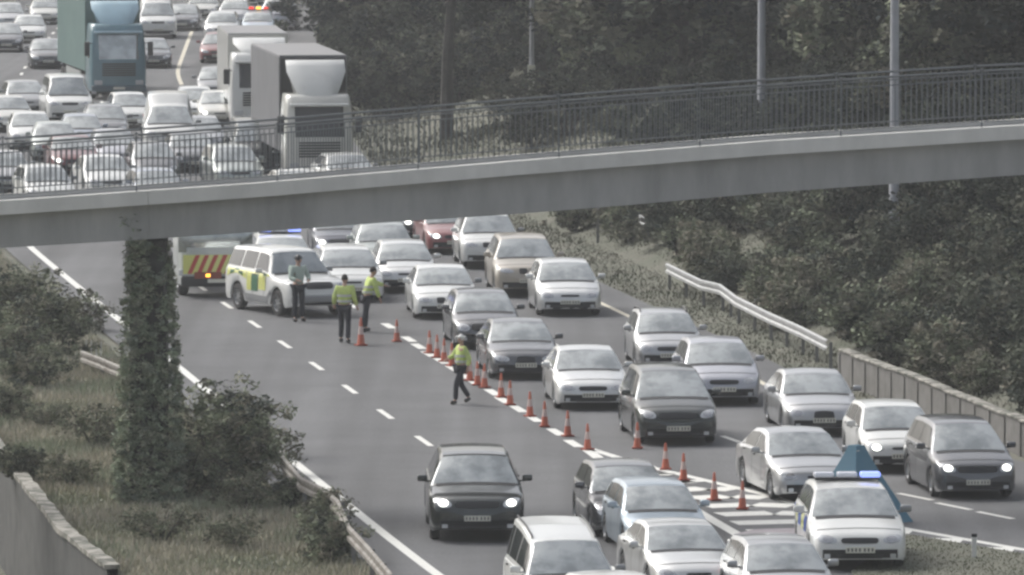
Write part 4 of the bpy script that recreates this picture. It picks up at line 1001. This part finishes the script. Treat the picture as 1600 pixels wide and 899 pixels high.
for px, py, lb in cones:
    p = G(px, py); t = thing("traffic_cone", lb or CL[0], "traffic cone", (p.x, p.y, .009), random.uniform(0, 1.5), "traffic cones" if lb else "cones bunched in the line beside the dashed line"); t.scale = (.64, .64, .72)
    put(CM[0], "base", t); put(CM[1], "cone_body", t); put(CM[2], "reflective_sleeve", t); put(CM[3], "cone_tip", t)

# ------------------------------------------------------------------ people
def skinned(name, pts, edges, rad, root=0, sub=2):
    me = bpy.data.meshes.new(name); me.from_pydata(pts, edges, []); o = bpy.data.objects.new(name, me); col_link(o)
    md = o.modifiers.new("s", 'SKIN'); md.use_smooth_shade = True
    lay = me.skin_vertices[0].data if me.skin_vertices else None
    if lay is None:
        bm = bmesh.new(); bm.from_mesh(me); bm.verts.layers.skin.verify(); bm.to_mesh(me); bm.free(); lay = me.skin_vertices[0].data
    for i, r in enumerate(rad):
        lay[i].radius = r if isinstance(r, tuple) else (r, r); lay[i].use_root = (i == root)
    s_ = o.modifiers.new("b", 'SUBSURF'); s_.levels = sub; s_.render_levels = sub
    dg = bpy.context.evaluated_depsgraph_get(); ev = o.evaluated_get(dg); nm = bpy.data.meshes.new_from_object(ev, depsgraph=dg); nm.name = name
    bpy.data.objects.remove(o, do_unlink=True); return nm
def join_meshes(name, mes, mats, sm=True):
    bm = bmesh.new()
    for i, me in enumerate(mes):
        n0 = len(bm.faces); bm.from_mesh(me); bm.faces.ensure_lookup_table()
        for f in bm.faces[n0:]: f.material_index = 0; f.smooth = True
    out = bpy.data.meshes.new(name); bm.to_mesh(out); bm.free()
    for m in mats: out.materials.append(m)
    return out
def person(px, py, rz, label, J, jacket, trousers, hat=None, sc=1.0):
    """J: joints in metres, x forward, y left: pelvis, chest, neck, head, and L/R shoulder, elbow, hand, hip, knee, ankle, toe"""
    p = G(px, py); t = thing("person", label, "person", (p.x, p.y, 0.005), rz); t.scale = (sc, sc, sc)
    V = Vector; N = ['pelvis', 'belly', 'chest', 'neck', 'skull']; pts = [J[n] for n in N]; E = [(0, 1), (1, 2), (2, 3), (3, 4)]; rad = [(.15, .11), (.135, .10), (.155, .11), .055, .06]
    jp = list(pts[:3]) + [tuple(V(J['chest']).lerp(V(J['neck']), .55))]; jE = [(0, 1), (1, 2), (2, 3)]; jr = [(.185, .15), (.17, .135), (.19, .15), .085]
    tp_ = [J['pelvis']]; tE = []; tr = [(.165, .13)]
    bp = []; hands = []
    for sd_ in ('L', 'R'):
        b = len(pts); pts += [J['sh' + sd_], J['el' + sd_], tuple(V(J['el' + sd_]).lerp(V(J['ha' + sd_]), .92)), tuple(V(J['el' + sd_]).lerp(V(J['ha' + sd_]), 1.25))]
        rad += [.062, .045, .030, (.040, .022)]; E += [(2, b), (b, b + 1), (b + 1, b + 2), (b + 2, b + 3)]
        hb = V(pts[b + 3]); dr = (V(J['ha' + sd_]) - V(J['el' + sd_])).normalized(); sx = dr.cross(V((0, 0, 1)));
        if sx.length < .2: sx = V((1, 0, 0))
        sx.normalize(); cl = dr.cross(sx).normalized()
        for k_, (ln, of) in enumerate(((.07, -.03), (.08, -.01), (.075, .011), (.058, .03))):
            q = hb + sx * of; hands.append(skinned("f", [tuple(q - dr * .02), tuple(q + dr * ln * .55), tuple(q + dr * ln + cl * .02)], [(0, 1), (1, 2)], [.0095, .0085, .007], sub=1))
        q = hb - dr * .04 - sx * .034; hands.append(skinned("f", [tuple(q), tuple(q - sx * .025 + dr * .02), tuple(q - sx * .028 + dr * .055)], [(0, 1), (1, 2)], [.011, .0095, .008], sub=1))
        c = len(jp); jp += [J['sh' + sd_], J['el' + sd_], tuple(V(J['el' + sd_]).lerp(V(J['ha' + sd_]), .85))]; jr += [.088, .068, .058]; jE += [(2, c), (c, c + 1), (c + 1, c + 2)]
        b = len(pts); pts += [J['hip' + sd_], J['kn' + sd_], J['an' + sd_], J['to' + sd_]]; rad += [.088, .058, .036, (.026, .02)]; E += [(0, b), (b, b + 1), (b + 1, b + 2), (b + 2, b + 3)]
        c = len(tp_); tp_ += [J['hip' + sd_], J['kn' + sd_], tuple(V(J['kn' + sd_]).lerp(V(J['an' + sd_]), .99))]; tr += [.105, .078, .07]; tE += [(0, c), (c, c + 1), (c + 1, c + 2)]
        bp.append(skinned("boot", [J['an' + sd_], tuple(V(J['an' + sd_]) + V((0, 0, -.05))), tuple(V(J['to' + sd_]))], [(0, 1), (1, 2)], [.066, .066, (.06, .05)], sub=1))
    body = skinned("body", pts, E, rad)
    hd = MB(); H = V(J['head']); fw_ = V(J.get('face', (1, 0, 0))).normalized(); sdv = V((-fw_.y, fw_.x, 0)).normalized(); up = fw_.cross(sdv)
    rows = []
    for i in range(13):
        ph = math.pi * i / 12; r = []
        for j in range(17):
            th_ = 2 * math.pi * j / 16; a = math.sin(ph) * math.cos(th_); b_ = math.sin(ph) * math.sin(th_); c_ = math.cos(ph)
            k_ = 1 - .22 * max(0, -c_ - .1); ext = 0
            if abs(th_) < .25 or abs(th_ - 2 * math.pi) < .25: ext = .02 * max(0, 1 - abs(c_ + .12) / .22)
            r.append(H + fw_ * (a * .098 * k_ + ext) + sdv * (b_ * .077 * k_) + up * (c_ * .125))
        rows.append(r)
    hd.grid(rows)
    for sg in (1, -1):
        hd.box(H + sdv * sg * .078 + up * -.005, (.03, .02, .06)); 
    hm = hd.mesh("head", skin)
    bo = join_meshes("body", [body, hm] + hands, [skin]); put(bo, "body", t)
    eye = MB()
    for sg in (1, -1): eye.box(H + fw_ * .092 + sdv * sg * .03 + up * .01, (.012, .024, .010))
    eye.box(H + fw_ * .088 + up * -.062, (.012, .045, .009)); eye.build("face_features", mat("eye_dark", (.08, .04, .035)), t)
    jk = skinned("jacket", jp, jE, jr); jk.materials.append(jacket); put(jk, "jacket", t)
    tm = skinned("trousers", tp_, tE, tr); tm.materials.append(trousers); put(tm, "trousers", t)
    for bm_ in bp: bm_.materials.append(boots); put(bm_, "boot", t)
    hb_ = MB(); rows = []
    for i in range(7):
        ph = math.pi * .56 * i / 6; rows.append([H + up * .012 - fw_ * .012 + fw_ * (math.sin(ph) * math.cos(a) * .108) + sdv * (math.sin(ph) * math.sin(a) * .088) + up * (math.cos(ph) * .132) for a in np.linspace(0, 2 * math.pi, 15)])
    hb_.grid(rows)
    if hat:
        hb_.lathe([(.001, .085), (.135, .085), (.14, .07), (.001, .06)], 'Z', 16, tuple(H))
    hb_.build("cap" if hat else "hair", hat or hair, t, 60)
    if jacket is hivis:
        for z_, r_ in ((.35, (.205, .165)), (.75, (.215, .17))):
            a = V(J['pelvis']).lerp(V(J['chest']), z_); tb = MB(); tb.grid([[tuple(a + V((math.cos(q) * r_[1] * .98, math.sin(q) * r_[0] * .98, dz))) for q in np.linspace(0, 2 * math.pi, 21)] for dz in (-.03, .03)]); tb.build("reflective_band", silver_t, t, 60)
    return t
def pose(lean=0, **k):
    J = dict(pelvis=(0, 0, .98), belly=(lean * .3, 0, 1.14), chest=(lean * .75, 0, 1.34), neck=(lean, 0, 1.53), skull=(lean * 1.1 + .01, 0, 1.62), head=(lean * 1.15 + .02, 0, 1.67),
             shL=(lean * .9, .19, 1.45), shR=(lean * .9, -.19, 1.45), elL=(lean * .7 - .03, .27, 1.16), elR=(lean * .7 - .03, -.27, 1.16), haL=(lean * .7 + .10, .27, .93), haR=(lean * .7 + .10, -.27, .93),
             hipL=(0, .10, .92), hipR=(0, -.10, .92), knL=(.02, .11, .50), knR=(.02, -.11, .50), anL=(0, .12, .10), anR=(0, -.12, .10), toL=(.15, .14, .045), toR=(.15, -.14, .045))
    J.update(k); return J
sh_pale = mat("pale_shirt", (.42, .50, .44), .8)
person(466, 503, R(-60), "officer in dark trousers standing in front of the patrol vehicle's headlight", pose(elR=(.12, -.30, 1.18), haR=(.34, -.2, 1.14), elL=(.10, .28, 1.17), haL=(.32, .14, 1.13), face=(1, .2, -.1)), sh_pale, navy, hat=black_p, sc=1.03)
person(538, 537, R(80), "worker in yellow hi-vis jacket and dark trousers seen from behind", pose(.05, knL=(.14, .10, .52), anL=(.10, .11, .12), toL=(.25, .12, .05), knR=(-.02, -.11, .5), anR=(-.12, -.12, .11), toR=(.03, -.13, .05), haL=(.2, .3, .98), haR=(.18, -.30, .96)), hivis, navy, sc=1.03)
person(573, 519, R(20), "worker in yellow hi-vis jacket bending towards the white car with an arm out", pose(.16, elL=(.38, .24, 1.32), haL=(.62, .22, 1.25), elR=(.2, -.28, 1.15), haR=(.30, -.26, .92), knR=(-.08, -.11, .5), anR=(-.2, -.12, .1), toR=(-.05, -.13, .05)), hivis, navy, sc=.99)
person(720, 632, R(200), "lone officer in hi-vis jacket walking along the cone line", pose(-.02, knL=(.16, .09, .52), anL=(.18, .10, .10), toL=(.33, .11, .05), knR=(-.04, -.10, .50), anR=(-.26, -.10, .16), toR=(-.13, -.11, .05), elL=(-.14, .26, 1.2), haL=(-.1, .26, .95), elR=(.12, -.27, 1.22), haR=(.30, -.2, 1.16), face=(.7, .7, 0)), hivis, navy, hat=cone_w, sc=.95)
p = G(564, 541); t = thing("traffic_cone", "cone with pale sleeve standing between the two hi-vis workers", "traffic cone", (p.x, p.y, 0.002), .4, "traffic cones"); t.scale = (.75, .75, .9)
put(CM[0], "base", t); put(CM[1], "cone_body", t); put(CM[2], "reflective_sleeve", t); put(CM[3], "cone_tip", t)

# ------------------------------------------------------------------ haze
hz = MB(); hz.box((0, 380, 14.5), (620, 900, 36.0)); hm_ = bpy.data.materials.new("haze"); hm_.use_nodes = True; n_ = hm_.node_tree
for q in list(n_.nodes):
    if q.type != 'OUTPUT_MATERIAL': n_.nodes.remove(q)
pv = n_.nodes.new("ShaderNodeVolumePrincipled"); pv.inputs["Color"].default_value = (.86, .88, .9, 1); pv.inputs["Density"].default_value = HAZE_D; pv.inputs["Anisotropy"].default_value = .2
n_.links.new(pv.outputs[0], [q for q in n_.nodes if q.type == 'OUTPUT_MATERIAL'][0].inputs["Volume"])
tag(hz.build("haze", hm_), "thin grey haze filling the cutting", "haze", kind="stuff")
